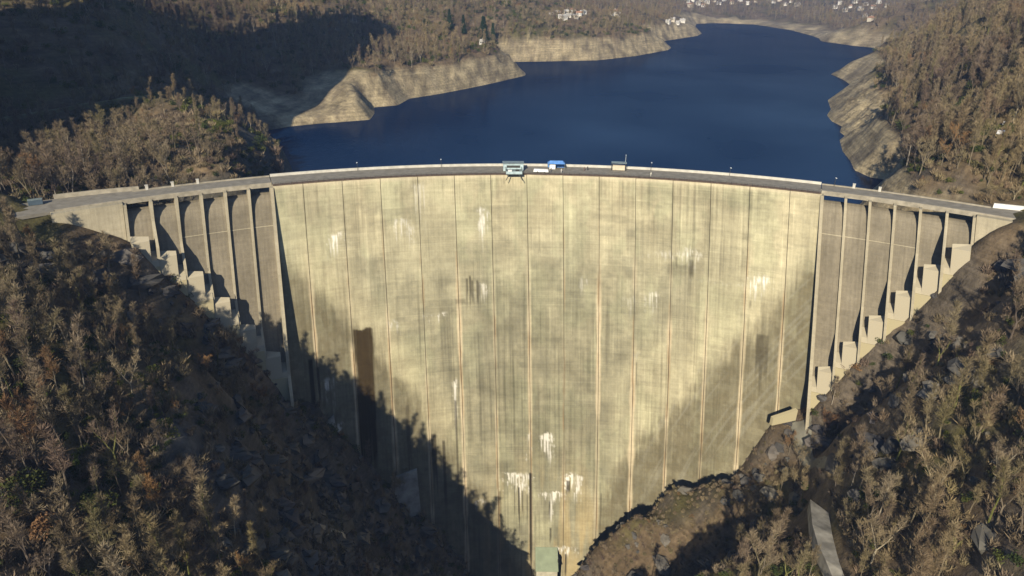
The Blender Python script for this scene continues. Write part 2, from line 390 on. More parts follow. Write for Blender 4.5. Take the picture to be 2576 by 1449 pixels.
# ------------------------------------------------------------------ the dam
dam = empty('arch_dam', (CX, 265, -215)); DM = Matrix.Translation((-CX, -265, 215))
tag(dam, 'tall curved concrete arch dam spanning the gorge, with spillway bays at both ends', 'dam')
OFF = np.array([CX, 265., -215.])
def dlink(name, me, mats): return link(name, me, mats, dam)
def gmesh(name, grids, col=None):
    """join several (nu,nv,3)+(nu,nv,2) grids into one mesh in the dam's own space"""
    Vs, Qs, Us, Cs = [], [], [], []; off = 0
    for g_ in grids:
        pts, uv = g_[0], g_[1]; nu, nv = pts.shape[:2]
        Vs.append((pts - OFF).reshape(-1, 3)); Us.append(uv.reshape(-1, 2)); Qs.append(grid_quads(nu, nv, off, g_[2] if len(g_) > 2 else False))
        if len(g_) > 3: Cs.append(g_[3].reshape(-1, 3))
        off += nu*nv
    return np_mesh(name, np.vstack(Vs), np.vstack(Qs), False, np.vstack(Cs) if Cs else None, np.vstack(Us))
def sheet(ths, ds, es, flip=False):
    """grid over (i, j): arrays broadcast to the same 2-D shape"""
    ths, ds, es = np.broadcast_arrays(ths, ds, es)
    return (P(ths, ds, es), np.stack([ths*RD, -ds], -1), flip)
def solid(th0, th1, dtop, dbot, ef, eb=0., n=8, m=2):
    """closed curved block: front at ef(d) metres out of the face, back at eb; dtop/dbot may be functions of e"""
    ef = ef if callable(ef) else (lambda d, v=ef: 0*d + v)
    v = np.linspace(0, 1, n); u = np.linspace(th0, th1, m)
    D = dtop + (dbot - dtop)*v
    UU, DD = np.meshgrid(u, D, indexing='ij'); EE = ef(DD)
    gs = [sheet(UU, DD, EE), sheet(UU, DD, 0*EE + eb, True)]
    for k, fl in ((0, True), (-1, False)):
        Dk = np.stack([D, D]); Ek = np.stack([ef(D), 0*D + eb]); gs.append(sheet(0*Dk + u[k], Dk, Ek, not fl))
    for dk, fl in ((dtop, True), (dbot, False)):
        a = np.array([[ef(np.array(dk)), eb]]*m, float); gs.append(sheet(u[:, None], 0*a + dk, a, fl))
    return gs
def tdepth(th, e=0):
    """depth of the ground at the face"""
    return np.interp(th, con_th, con_d)

# stain tables for the main wall, in metres along the arc (s) and down (d)
eff = [(-.096,14,2.5,10,1),(-.317,21,4,6,.9),(-.217,17,4,8,.6),(-.175,58,5,2.5,1),(.318,36,6,6,.9),(.164,48,3,9,.6),(-.001,119,3.5,10,1.4),(-.03,118,1.2,40,.5),(-.051,140,6.5,12,1.6),(-.045,141,6,9,1.3),
       (.042,141,5,9,1.5),(.005,151,6,4,1.5),(.006,152,1,16,1),(.03,184,7,5,1),(.222,28,5,7,.5),(-.148,90,1.2,18,.8),(.142,76,1.5,5,.6),(-.341,82,3,14,.6),(-.337,104,3,18,.8),(-.112,155,3,4,.8),(-.24,60,3,4,.5),
       (-.10,46,4,5,.5),(.13,50,3,6,.3),(.06,43,2,10,.3),(-.207,20,2,3,.5),(.2,30,12,2,.35),(.28,40,16,1,.25),(-.19,3,4,12,.3)]
drk = [(-.124,43,.5,14,.8),(-.119,42,.5,18,.9),(-.115,44,.4,11,.8),(-.108,44,.4,13,.8),(-.104,45,.35,9,.7),(-.286,62,4.1,75,1.6),(-.028,140,.7,80,1.6),(-.048,148,.5,30,1),(-.042,150,.4,22,.9),(-.055,147,.35,26,.8),(-.034,152,.4,18,.8),(.004,156,.5,14,.8),
       (.006,172,.4,14,.9),(.035,144,.8,10,1),(-.148,100,.35,60,.8),(.142,80,.25,20,.6),(-.366,72,.8,40,1.2),(-.356,76,.6,30,1),(.032,188,.6,20,1),(.31,46,.5,6,.5),(.2,31,.6,6,.5),(-.186,116,1.2,50,.8),(-.17,120,.6,50,.8),(-.225,100,.8,50,.5),(-.08,150,.4,30,.6),(.09,150,.35,30,.5),
       (.222,32,1.0,9,.6),(-.135,52,2.2,3,.5),(.33,60,2.5,28,.6),(.20,34,4,6,.3)]
stL = np.array([(-.40,28),(-.362,36),(-.31,54),(-.26,72),(-.203,101),(-.148,125),(-.117,143),(-.07,175),(-.03,215)])
stR = np.array([(.06,190),(.095,148),(.12,131),(.157,115),(.205,97),(.258,79),(.302,63),(.345,45),(.386,30),(.41,24)])
def wall_colour(th, d, bi, u):
    """th, d arrays; bi block index; u 0..1 across the block"""
    s = th*RD
    wx = (fbm(s/7 + 3.3, d/7, 301, 3) - .5)*9; wy = (fbm(s/7, d/7 + 9.1, 303, 3) - .5)*16      # warp, so that no patch follows a lattice
    ws, wd = s + wx, d + wy
    base = np.array([.49, .445, .315]) + 0*th[..., None]
    pink = np.array([.56, .49, .34]); green = np.array([.45, .44, .30]); grey = np.array([.35, .325, .24]); brown = np.array([.20, .17, .11])
    ochre = np.array([.56, .43, .235]); white = np.array([.78, .75, .66]); black = np.array([.035, .028, .018])
    rb = lambda k: float(_hash(np.array([bi]), np.array([k]), 5)[0])
    lift = np.floor(d/3.05); lv = _hash(lift, 0*lift + bi, 77)
    liftl = ss(.10, .0, np.abs(d/3.05 - lift - .5) - .36)                               # fine line at each lift
    c = mix(base, pink, ss(45, 5, d)*.6*(.6 + .8*rb(1)))
    c = mix(c, green, ss(.42, .68, fbm(ws/9 + 31*rb(2), wd/26, 61, 4))*.55)
    c = mix(c, grey*.92, ss(.42, .66, fbm(ws/7, wd/20, 67, 5))*ss(10, 50, d)*.52)
    c = mix(c, grey*.8, ss(.50, .72, fbm(s/5, d/1.6, 69, 4))*ss(.4, .6, fbm(ws/14, wd/14, 70, 3))*.34)
    c = mix(c, grey, ss(.55, .8, lv)*.22*ss(.45, .65, fbm(ws/9, wd/5, 91, 3)))
    fl_ = d/1.02; fv = _hash(np.floor(fl_), 0*fl_ + bi*3, 211)                               # board lines within a lift
    c = c*(1 - (.10*ss(.14, .0, np.abs(fl_ - np.floor(fl_) - .5) - .38)*ss(.3, .6, fbm(s/8, d/6, 213, 2)) + .07*(fv - .5)))[..., None]
    pn = _hash(np.floor(s/1.83), lift, 217); c = c*(1 + .10*(pn - .5)*ss(.35, .6, fbm(s/18, d/20, 219, 2)))[..., None]   # formwork panels
    s1_ = fbm(s/.5, d/90, 221, 2); c = c*(1 - .26*ss(.52, .8, s1_)*ss(.42, .62, fbm(ws/10, wd/22, 223, 3)))[..., None]
    # vertical weeping streaks, their strength wandering
    st = fbm(s/.9, d/60, 71, 3); env = fbm(ws/14, wd/26, 73, 3)
    c = c*(1 - (ss(.48, .78, st)*ss(.40, .65, env)*.30))[..., None]
    c = c*(1 + (ss(.55, .8, fbm(s/.7, d/40, 79, 3))*ss(.45, .65, fbm(s/12, d/24, 83, 3))*.22))[..., None]
    c = c*(1 - .05*(lv - .5)*2 - .06*liftl*ss(.35, .6, fbm(s/10, d/5, 93, 2)))[..., None]
    # weathered wedges next to the abutments
    jag = (fbm(s/.9, d/9, 101, 3) - .5)*15 + (fbm(ws/13, wd/13, 103, 4) - .5)*16
    wl = ss(-7, 12, d - np.interp(th, stL[:, 0], stL[:, 1]) + jag)*ss(-.02, -.06, th)
    wr = ss(-7, 12, d - np.interp(th, stR[:, 0], stR[:, 1]) + jag)*ss(.05, .09, th)
    wz = np.clip(wl + wr, 0, 1)
    wt = fbm(s/2.2, d/3.2, 107, 4)
    fan = fbm((s - (th > 0)*(.0022*(215 - d)**2))/1.3, d/34, 109, 4)                           # streaks following the foot of the wall
    c = mix(c, brown*1.3, wz*(.62 + .38*ss(.40, .62, wt))*.82)
    c = mix(c, np.array([.42, .39, .31]), wz*ss(.56, .70, fan)*.55*ss(.12, .2, th))
    # warm ochre seepage low on the wall
    c = mix(c, ochre, ss(115, 185, d)*ss(.38, .62, fbm(s/4, d/40, 113, 3))*.70*ss(.13, .07, np.abs(th)))
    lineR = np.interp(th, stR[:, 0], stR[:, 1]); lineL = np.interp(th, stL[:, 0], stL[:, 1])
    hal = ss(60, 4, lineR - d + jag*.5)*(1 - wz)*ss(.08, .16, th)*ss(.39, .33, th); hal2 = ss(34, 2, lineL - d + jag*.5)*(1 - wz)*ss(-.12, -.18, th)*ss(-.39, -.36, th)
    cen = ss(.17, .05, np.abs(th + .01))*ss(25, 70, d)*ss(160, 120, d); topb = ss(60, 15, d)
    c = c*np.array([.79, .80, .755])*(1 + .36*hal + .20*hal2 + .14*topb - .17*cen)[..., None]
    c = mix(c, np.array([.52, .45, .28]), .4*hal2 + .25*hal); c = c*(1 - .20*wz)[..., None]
    # rusty and chalky deposit along the joints
    dj = np.minimum(u, 1 - u)*14.6
    jb = bi + (u > .5); jr = _hash(jb, 0*jb, 401); jw = .35 + (.5 + 1.6*jr)*fbm(0*s + jb*7.3, d/14, 117, 3)
    js = ss(.35, .65, fbm(0*s + jb*3.1, d/30, 119, 3))*ss(20, 70, d)*(.3 + .7*jr) + .40*ss(50, 130, d)*jr
    c = mix(c, np.array([.57, .48, .32]), ss(jw, jw*.4, dj)*np.clip(js*1.35, 0, 1)*.95)
    c = mix(c, np.array([.34, .21, .10]), ss(.75, .15, dj)*ss(.5, .7, fbm(0*s + bi*5.7 + (u > .5)*9.5, d/16, 123, 3))*ss(8, 40, d)*.7)
    for (t0, d0, w_, h_, a_) in eff:
        s0 = t0*RD; ds = (s - s0)/w_; dd = d - d0
        wob = fbm(s/.55, 0*s + t0*50, 127, 2); ln = h_*(.1 + 1.9*ss(.25, .8, wob))
        jg = fbm(s/1.1, d/1.3, 131, 3) - .5; mk = ss(1.05, .35, np.abs(ds) + 1.3*jg)*ss(-1.0, .6, dd + 3*jg + .6*np.sin(ds*2.2 + t0*40))*ss(1.0, .2, dd/ln)*ss(.30, .55, fbm(s/.7, d/3, 135, 3) + .12)
        c = mix(c, white, np.clip(mk*a_*(.10 + 1.0*ss(.38, .58, fbm(s/.42, d/9, 133, 3))), 0, .92))
    for (t0, d0, w_, h_, a_) in drk:
        s0 = t0*RD - (.012*(d - d0) if t0 < -.2 and h_ > 60 else 0); ds = (s - s0)/w_; dd = d - d0
        ln = h_*(.35 + .9*fbm(s/.5, 0*s + t0*70, 137, 2)) if w_ < 4 else h_
        mk = ss(1.05, .8, np.abs(ds))*ss(-.5, .5, dd + (0 if w_ < 4 else .5*np.sin(s)))*ss(1.0, .6, dd/ln)
        if w_ > 4:
            mk = mk*(.42 + .62*ss(.30, .60, fbm(s/.45, d/60, 139, 3)))*ss(1.3, .7, np.abs(ds) + .5*(fbm(s/.8, d/9, 141, 3) - .3))
            c = mix(c, np.array([.045, .030, .012]), np.clip(mk*2.2, 0, .97)); continue
        c = mix(c, black, np.clip(mk*a_*.8, 0, .95))
    # pale cap line under the crest
    c = mix(c, pink*1.06, ss(2.2, .6, d)*.7)
    return np.clip(c, .01, .9)

thj = [-.3985] + [.0 + (i - 7.5)*14.6/RD + 0*.0 for i in range(1, 15)] + [.3995]
for bi in range(15):
    a, b = thj[bi], thj[bi + 1]; g_ = .10/RD
    dmax = float(np.max(tdepth(np.linspace(a, b, 5)))) + 14; dmax = min(dmax, 218)
    nu = int((b - a)*RD/.42) + 1; nv = int(dmax/.5) + 1
    TH, DD = np.meshgrid(np.linspace(a + g_, b - g_, nu), np.linspace(0.02, dmax, nv), indexing='ij')
    UU = (TH - a)/(b - a)
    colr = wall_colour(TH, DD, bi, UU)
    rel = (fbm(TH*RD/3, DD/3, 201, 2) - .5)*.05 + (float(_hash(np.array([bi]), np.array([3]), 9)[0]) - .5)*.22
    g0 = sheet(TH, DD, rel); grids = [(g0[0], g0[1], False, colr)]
    grey = np.array([.42, .37, .27])
    for k, fl in ((0, False), (-1, True)):
        D = np.linspace(.02, dmax, 30); T = 7 + 15*D/200
        sg = sheet(TH[k, 0] + 0*np.stack([D, D]), np.stack([D, D]), np.stack([0*D + rel[k, 0], -T]), fl)
        grids.append((sg[0], sg[1], fl, grey + 0*sg[0]))
    sg = sheet(TH[:, :1], np.full((nu, 2), .02), np.stack([rel[:, 0], 0*rel[:, 0] - 7], 1), True); grids.append((sg[0], sg[1], True, grey + 0*sg[0]))
    th2, d2 = np.meshgrid(np.linspace(a, b, 3), np.linspace(.02, dmax, 20), indexing='ij')
    sg = sheet(th2, d2, -(7 + 15*d2/200), True); grids.append((sg[0], sg[1], True, grey + 0*sg[0]))
    dlink('wall_block', gmesh('wall_block', grids), M_wall)

# spillway bays, piers, deflectors
BW = .0307; DT = {-1: [63.5, 50.5, 38, 26.5, 17.5, 11], 1: [66.5, 54, 41.5, 30, 18.5, 9.5]}
for sg in (-1, 1):
    for i in range(6):
        t0 = sg*(.4 + BW*i); t1 = sg*(.4 + BW*(i + 1)); lo, hi = min(t0, t1), max(t0, t1); dt = DT[sg][i]
        # ogee crest and chute face
        def chute(n=60):
            d = [2.9 + .0*k for k in range(1)]
            pr = [(-9, 30), (-9, 6.0), (-8, 4.6), (-6.6, 3.9), (-5.2, 3.75), (-3.6, 4.1), (-2.2, 5.0), (-1.2, 6.6), (-.7, 9), (-.45, 13)]
            e_, d_ = [p[0] for p in pr], [p[1] for p in pr]
            for dd in np.linspace(15, dt + 8, 30): d_.append(dd); e_.append(-.4 + .7*max(0, (dd - dt + 8)/16)**2*6)
            e_ += [-14]; d_ += [dt + 8]
            return np.array(e_), np.array(d_)
        e_, d_ = chute(); u = np.linspace(lo + .0005, hi - .0005, 5)
        UU = np.repeat(u[:, None], len(d_), 1); gs = [sheet(UU, UU*0 + d_, UU*0 + e_)]
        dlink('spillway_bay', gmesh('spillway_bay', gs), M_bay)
        dlink('pour_joint', gmesh('pour_joint', solid(lo + .0005, hi - .0005, 14.85, 15.15, -.28, -.6, 2, 5)), M_pier)
        # deflector block (outer part of the bay), open bucket beside it (inner part), base wall under both
        w_ = hi - lo
        def hx(B, pts): B.hexa([P(*p) - OFF for p in pts])
        B = MB()
        if sg < 0:
            o0, o1, q0, q1 = lo + .0003, lo + w_*.70, lo + w_*.70, hi - .0003; eo, ei = 3.6, 6.6
            bk0, bk1 = eo, ei
        else:
            o0, o1, q0, q1 = hi - w_*.70, hi - .0003, lo + .0003, hi - w_*.70; bk0, bk1 = 6.6, 3.6
        db = dt + 10
        hx(B, [(o0, db, 7.9), (o1, db, 7.9), (o1, db, bk1 + .3), (o0, db, bk0 + .3), (o0, dt + .7, 7.7), (o1, dt + .7, 7.7), (o1, dt - .5, bk1), (o0, dt - .5, bk0)])
        B.build('deflector_block', M_block, dam)
        B = MB(); hx(B, [(q0, db, 8.0), (q1, db, 8.0), (q1, db, .2), (q0, db, .2), (q0, dt + 8.0, 7.6), (q1, dt + 8.0, 7.6), (q1, dt + 5.0, .2), (q0, dt + 5.0, .2)])
        B.build('bucket_lip', M_block, dam)
        B = MB(); hx(B, [(lo + .0003, dt + 20, 8.5), (hi - .0003, dt + 20, 8.5), (hi - .0003, dt + 20, -1), (lo + .0003, dt + 20, -1), (lo + .0003, db + .02, 8.3), (hi - .0003, db + .02, 8.3), (hi - .0003, db + .02, -1), (lo + .0003, db + .02, -1)])
        B.build('base_wall', M_base, dam)
    for i in range(7):
        tc = sg*(.4 + BW*i); hw = .45/RD if i else .6/RD
        inner_d = DT[sg][i - 1] if i else 86
        dk = inner_d - (6 if sg > 0 else 3)
        if i == 0: dk = 80
        if i == 6: dk = 60
        dbt = (inner_d + 12) if i else 104
        def ef(d, dk=dk, i=i):
            base = .75 + .004*d if i else .5 + .10*d; f_ = (9.2 if sg > 0 else 7.6) if i else 13.0
            at = .75 + .004*(dk - 7) if i else .5 + .10*(dk - 7)
            return np.where(d < dk - 7, base, np.where(d < dk, at + (d - dk + 7)/7*(f_ - at), f_))
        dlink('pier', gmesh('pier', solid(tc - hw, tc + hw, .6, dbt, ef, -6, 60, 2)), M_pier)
for (a, b, d1, nm) in ((-.665, -.5865, 18, 'abutment_wall'), (.5865, .66, 18, 'abutment_wall')):
    dlink(nm, gmesh(nm, solid(a, b, .05, d1, 0., -3, 6, 8)), M_pier)

# crest road
M_road = plain('crest_asphalt', (.20, .185, .155), .9, .2, .4); M_par = plain('pale_parapet_concrete', (.50, .48, .42), .85, .15, .5); M_walk = plain('brown_walkway', (.13, .095, .07), .9, .3, .6)
M_par2 = plain('weathered_parapet_concrete', (.30, .27, .21), .9, .25, .5)
def ring(name, a, b, e0, e1, z0, z1, mat, n=None):
    """curved bar: from e0 (outer, downstream) back to e1, heights z0..z1"""
    n = n or max(2, int(abs(b - a)*RD/4)); u = np.linspace(a, b, n)
    Vv = []
    for th in u:
        for e, z in ((e0, z0), (e1, z0), (e1, z1), (e0, z1)):
            p = P(th, 0, e); Vv.append((p[0] - OFF[0], p[1] - OFF[1], z - OFF[2]))
    Q = []
    for i in range(n - 1):
        for k in range(4):
            Q.append((4*i + k, 4*i + (k + 1) % 4, 4*i + 4 + (k + 1) % 4, 4*i + 4 + k))
    Q += [(0, 3, 2, 1), (4*n - 4, 4*n - 3, 4*n - 2, 4*n - 1)]
    me = bpy.data.meshes.new(name); me.from_pydata(Vv, [], Q); me.update()
    return dlink(name, me, mat)
ring('road_deck', -.398, .398, -1.0, -13.2, -.5, .03, M_road)
ring('walkway', -.398, .398, .12, -2.2, -.18, .12, M_walk)
ring('rear_parapet', -.398, .398, -13.0, -13.6, .0, 1.0, M_par)
ring('road_deck', -.66, -.399, -3.2, -13.2, -1.1, .04, M_road)
ring('road_deck', .399, .70, -3.2, -13.2, -1.1, .04, M_road)
ring('rear_parapet', -.57, -.399, -13.0, -13.6, .0, .5, M_par2); ring('rear_parapet', .399, .60, -13.0, -13.6, 0, .5, M_par2)
ring('front_kerb', -.66, -.399, -2.7, -3.3, -1.2, .5, M_par2); ring('front_kerb', .399, .66, -2.7, -3.3, -1.2, .5, M_par2)
def ring2(name, prof, z0, z1, mat):
    """slab whose two edges run at their own distances: prof = [(th, e_front, e_rear), ...]"""
    Vv = []; n = len(prof)
    for th, ea, eb in prof:
        for e, z in ((ea, z0), (eb, z0), (eb, z1), (ea, z1)):
            p = P(th, 0, e); Vv.append((p[0] - OFF[0], p[1] - OFF[1], z - OFF[2]))
    Q = [(4*i + k, 4*i + (k + 1) % 4, 4*i + 4 + (k + 1) % 4, 4*i + 4 + k) for i in range(n - 1) for k in range(4)] + [(0, 3, 2, 1), (4*n - 4, 4*n - 3, 4*n - 2, 4*n - 1)]
    me = bpy.data.meshes.new(name); me.from_pydata(Vv, [], Q); me.update()
    return dlink(name, me, mat)
ring2('forecourt', [(-.56, -13.2, -13.7), (-.60, -13.2, -16), (-.65, -13.2, -18), (-.661, -3.3, -18.5), (-.70, -3.0, -19), (-.74, -2.5, -20)], -1.0, .045, M_road)
ring2('rear_parapet', [(-.562, -13.8, -14.6), (-.60, -16.0, -16.8), (-.655, -18.2, -19.0)], 0, 1.5, M_par2)
ring2('forecourt', [(.60, -13.2, -14.6), (.66, -13.2, -19), (.701, -3.2, -21), (.74, -1.0, -22)], -1.0, .045, M_road)
ring2('rear_parapet', [(.602, -14.0, -15.0), (.66, -18.6, -19.6), (.72, -21.2, -22.2)], 0, 1.6, plain('white_painted_wall', (.75, .74, .70), .7, .06, .5))

# ------------------------------------------------------------------ trees
def lathe_tube(pts, rad, n, V, F):
    """tapered tube along pts"""
    b = len(V); pts = [Vector(p) for p in pts]
    for i, p in enumerate(pts):
        d = (pts[min(i + 1, len(pts) - 1)] - pts[max(i - 1, 0)]).normalized(); u = d.orthogonal().normalized(); v = d.cross(u)
        for k in range(n):
            a = 2*math.pi*k/n; V.append(p + u*math.cos(a)*rad[i] + v*math.sin(a)*rad[i])
    for i in range(len(pts) - 1):
        for k in range(n):
            a0 = b + i*n + k; a1 = b + i*n + (k + 1) % n
            F.append((a0, a1, a1 + n)); F.append((a0, a1 + n, a0 + n))
def make_tree(seed, H, spread, upright, nb, twigs, fork=False, w=1.0, low=.3):
    R = random.Random(seed); TV, TF, CV, CF = [], [], [], []
    def wob(p, d, L, k, bend, up):
        out = [Vector(p)]; d = Vector(d).normalized()
        for i in range(k):
            d = (d + Vector((R.gauss(0, bend), R.gauss(0, bend), R.gauss(0, bend) + up))).normalized(); out.append(out[-1] + d*L/k)
        return out
    r0 = H*.011*w + .05
    stems = []
    lean = Vector((R.gauss(0, .07), R.gauss(0, .07), 1))
    if fork:
        base = wob((0, 0, -.6), lean, H*.32, 3, .05, .02); lathe_tube(base, [r0*1.25, r0*1.05, r0*.95, r0*.9], 6, TV, TF)
        for k in range(fork):
            a = 2*math.pi*(k + R.random()*.6)/fork
            s_ = wob(base[-1], (math.cos(a)*.42, math.sin(a)*.42, 1), H*R.uniform(.55, .68), 6, .08, .05); stems.append((s_, r0*.75))
    else:
        stems.append((wob((0, 0, -.6), lean, H*1.0, 8, .06, .03), r0))
    def twig(p, d, L, wd):
        d = d.normalized(); s_ = d.orthogonal().normalized(); s_ = (s_*math.cos(R.random()*6.28) + d.cross(s_)*math.sin(R.random()*6.28))
        q = p + d*L*.55 + Vector((0, 0, L*.06)); e = p + d*L + Vector((R.gauss(0, .1), R.gauss(0, .1), L*.16))
        b = len(CV); CV.extend([p - s_*wd*.5, p + s_*wd*.5, q, e]); CF.append((b, b + 1, b + 2)); CF.append((b, b + 2, b + 3)) if False else CF.append((b + 1, b + 2, b + 3))
    for st, rr in stems:
        k = len(st); rad = [max(rr*(1 - i/(k - .4)), .025) for i in range(k)]
        lathe_tube(st, rad, 5, TV, TF)
        n_b = int(nb/len(stems))
        for j in range(n_b):
            t = low + (1 - low)*((j + R.random())/n_b)*.97 if not fork else .12 + .86*(j + R.random())/n_b
            f = t*(k - 1); i = min(int(f), k - 2); p = st[i].lerp(st[i + 1], f - i)
            a = R.random()*6.283; up = upright*R.uniform(.7, 1.4)
            L = spread*H*(1.08 - .75*t)*R.uniform(.7, 1.2)
            d = Vector((math.cos(a), math.sin(a), up)); br = wob(p, d, L, 3, .14, .12)
            r1 = max(rad[i]*.42, .035); lathe_tube(br, [r1, r1*.75, r1*.5, .015], 3, TV, TF)
            ns = 6
            for m_ in range(ns):
                f2 = (.25 + .75*(m_ + R.random())/ns)*3; i2 = min(int(f2), 2); p2 = br[i2].lerp(br[i2 + 1], f2 - i2)
                dd = (br[i2 + 1] - br[i2]).normalized(); d2 = (dd + Vector((R.gauss(0, .7), R.gauss(0, .7), R.gauss(.35, .35)))).normalized()
                L2 = L*.42*R.uniform(.6, 1.2); e2 = p2 + d2*L2
                b = len(CV); s_ = d2.orthogonal().normalized()*.028*w; s2 = d2.cross(s_); CV.extend([p2 + s_, p2 - s_*.5 + s2*.8, p2 - s_*.5 - s2*.8, e2]); CF.extend([(b, b + 1, b + 3), (b + 1, b + 2, b + 3), (b + 2, b, b + 3)])
                for q_ in range(twigs):
                    tt = .15 + .85*R.random(); dq = (d2*.7 + Vector((R.gauss(0, .55), R.gauss(0, .55), R.gauss(.3, .4)))).normalized()
                    twig(p2 + d2*L2*tt, dq, R.uniform(.5, 1.3)*H/13, .042*w)
    def tomesh(nm, V, F, m):
        me = np_mesh(nm, np.array([tuple(v) for v in V]), np.array(F)); me.materials.append(m); return me
    return TV, TF, CV, CF
def tree_mat(name, stops, rough=.95):
    m, t, b = newmat(name, rough, .1)
    oi = N(t, 'ShaderNodeObjectInfo'); c = ramp(t, oi.outputs['Random'], stops)
    tc = N(t, 'ShaderNodeTexCoord'); ns = N(t, 'ShaderNodeTexNoise', i_Scale=.5, i_Detail=3.); t.links.new(tc.outputs['Object'], ns.inputs[0])
    mp_ = N(t, 'ShaderNodeMapping'); mp_.inputs['Scale'].default_value = (.018, .018, .018); n2_ = N(t, 'ShaderNodeTexNoise', i_Scale=1., i_Detail=3.)
    t.links.new(oi.outputs['Location'], mp_.inputs[0]); t.links.new(mp_.outputs[0], n2_.inputs[0])      # whole stands differ in tone
    c = mul(t, c, ramp(t, n2_.outputs[0], [(.32, (.70, .66, .74)), (.5, (1, 1, 1)), (.66, (1.12, 1.09, .95))]))
    t.links.new(mul(t, c, ramp(t, ns.outputs[0], [(.3, (.7,)*3), (.7, (1.25,)*3)])), b.inputs['Base Color'])
    return m
M_bark = tree_mat('grey_brown_bark', [(0, (.13, .105, .075)), (.5, (.19, .16, .12)), (1, (.15, .13, .08))])
M_pale = tree_mat('pale_bark', [(0, (.30, .26, .195)), (1, (.36, .32, .25))])
M_mossb = tree_mat('mossy_bark', [(0, (.13, .14, .04)), (1, (.17, .17, .06))])
M_tw = tree_mat('bare_twigs', [(0, (.185, .140, .090)), (.2, (.255, .205, .125)), (.4, (.17, .125, .095)), (.55, (.215, .18, .105)), (.75, (.26, .205, .135)), (.88, (.17, .148, .075)), (1, (.20, .145, .105))])
M_twp = tree_mat('pale_twigs', [(0, (.25, .205, .14)), (1, (.22, .17, .115))])
M_rust = tree_mat('withered_leaves', [(0, (.24, .14, .065)), (1, (.20, .13, .07))])
M_leaf = tree_mat('evergreen_leaves', [(0, (.040, .060, .018)), (.5, (.070, .085, .025)), (1, (.11, .12, .03))])
M_lime = tree_mat('bright_green_leaves', [(0, (.20, .26, .04)), (1, (.24, .28, .05))])
M_needle = tree_mat('dark_needles', [(0, (.018, .040, .020)), (1, (.028, .055, .022))])
kinds = {}
spec = [('a', 11, 15, .23, 1.5, 19, 8, False, .38), ('b', 12, 18, .19, 1.9, 22, 8, False, .35), ('c', 13, 14, .26, 1.3, 20, 8, 3, .3), ('d', 14, 10.5, .30, 1.1, 16, 8, 2, .2), ('e', 15, 17, .20, 1.8, 20, 8, 2, .3), ('f', 16, 7.5, .36, 1.0, 14, 8, 3, .15)]
def to_me(nm, V, F, m):
    me = np_mesh(nm, np.array([tuple(v) for v in V]), np.array(F)); me.materials.append(m); return me
protoH = {}
for (k, sd_, H, sp, up, nb, tw, fk, low) in spec:
    TV, TF, CV, CF = make_tree(sd_, H, sp, up, nb, tw, fk, 1.0, low)
    kinds[k] = (TV, TF, CV, CF); protoH[k] = H
MESH = {}
for k, (TV, TF, CV, CF) in kinds.items():
    for tone, (mt, mc) in {'brown': (M_bark, M_tw), 'pale': (M_pale, M_twp), 'mossy': (M_mossb, M_tw), 'rust': (M_bark, M_rust)}.items():
        MESH[k, tone] = (to_me('trunk', TV, TF, mt), to_me('crown', CV, CF, mc))
def leaf_blob(seed, n, rx, rz, leaf, lobes=5, z0=0.):
    R = np.random.default_rng(seed); c = R.normal(0, .42, (lobes, 3)); c[:, 2] = np.abs(c[:, 2])*.9 + .35; rr = R.uniform(.42, .75, lobes)
    k = R.integers(0, lobes, n); d = R.normal(0, 1, (n, 3)); d /= np.linalg.norm(d, axis=1)[:, None]
    p = (c[k] + d*(rr[k]*R.uniform(.55, 1.0, n)**.5)[:, None])*np.array([rx, rx, rz]); p[:, 2] = np.maximum(p[:, 2], .1) + z0
    a = R.normal(0, 1, (n, 3)); a /= np.linalg.norm(a, axis=1)[:, None]; b = np.cross(a, R.normal(0, 1, (n, 3))); b /= np.linalg.norm(b, axis=1)[:, None]
    V = np.stack([p - a*leaf*.5, p + a*leaf*.5, p + b*leaf*.9], 1).reshape(-1, 3); F = np.arange(3*n).reshape(-1, 3); return V, F
def bush_bare(seed, n, r, hgt):
    R = random.Random(seed); V, F = [], []
    for i in range(n):
        a = R.random()*6.28; q = r*math.sqrt(R.random())*.7; p = Vector((math.cos(a)*q, math.sin(a)*q, -.1))
        for j in range(2):
            d = Vector((R.gauss(0, .5), R.gauss(0, .5), 1)).normalized(); L = hgt*R.uniform(.4, 1.0); s_ = d.orthogonal().normalized()*.05
            b = len(V); V.extend([p - s_, p + s_, p + d*L*.5, p + d*L + Vector((R.gauss(0, .25), R.gauss(0, .25), 0))]); F.extend([(b, b + 1, b + 2), (b + 1, b + 2, b + 3)]); p = p + d*L*.45
    return np.array([tuple(v) for v in V]), np.array(F)
def conifer(seed, H, rad, n=900):
    R = np.random.default_rng(seed); t = R.uniform(0.06, 1, n)**.8; t = 1 - t; z = H*(.08 + .92*(1 - (1 - t)*1.0)); z = H*(.08 + .9*R.uniform(0, 1, n)**1.25)
    tier = np.floor(z/H*13)/13; fr = 1 - z/H; a = R.uniform(0, 6.283, n); q = rad*fr*(.35 + .65*R.uniform(0, 1, n)**.5)*(1 + .15*np.sin(a*5 + tier*40)); z = z - q*.25
    p = np.stack([np.cos(a)*q, np.sin(a)*q, z], 1); o = np.stack([np.cos(a), np.sin(a), -.35 + 0*a], 1); s_ = np.stack([-np.sin(a), np.cos(a), 0*a], 1); L = H*.07
    V = np.stack([p - s_*L*.5, p + s_*L*.5, p + o*L*1.1], 1).reshape(-1, 3); return V, np.arange(3*n).reshape(-1, 3)

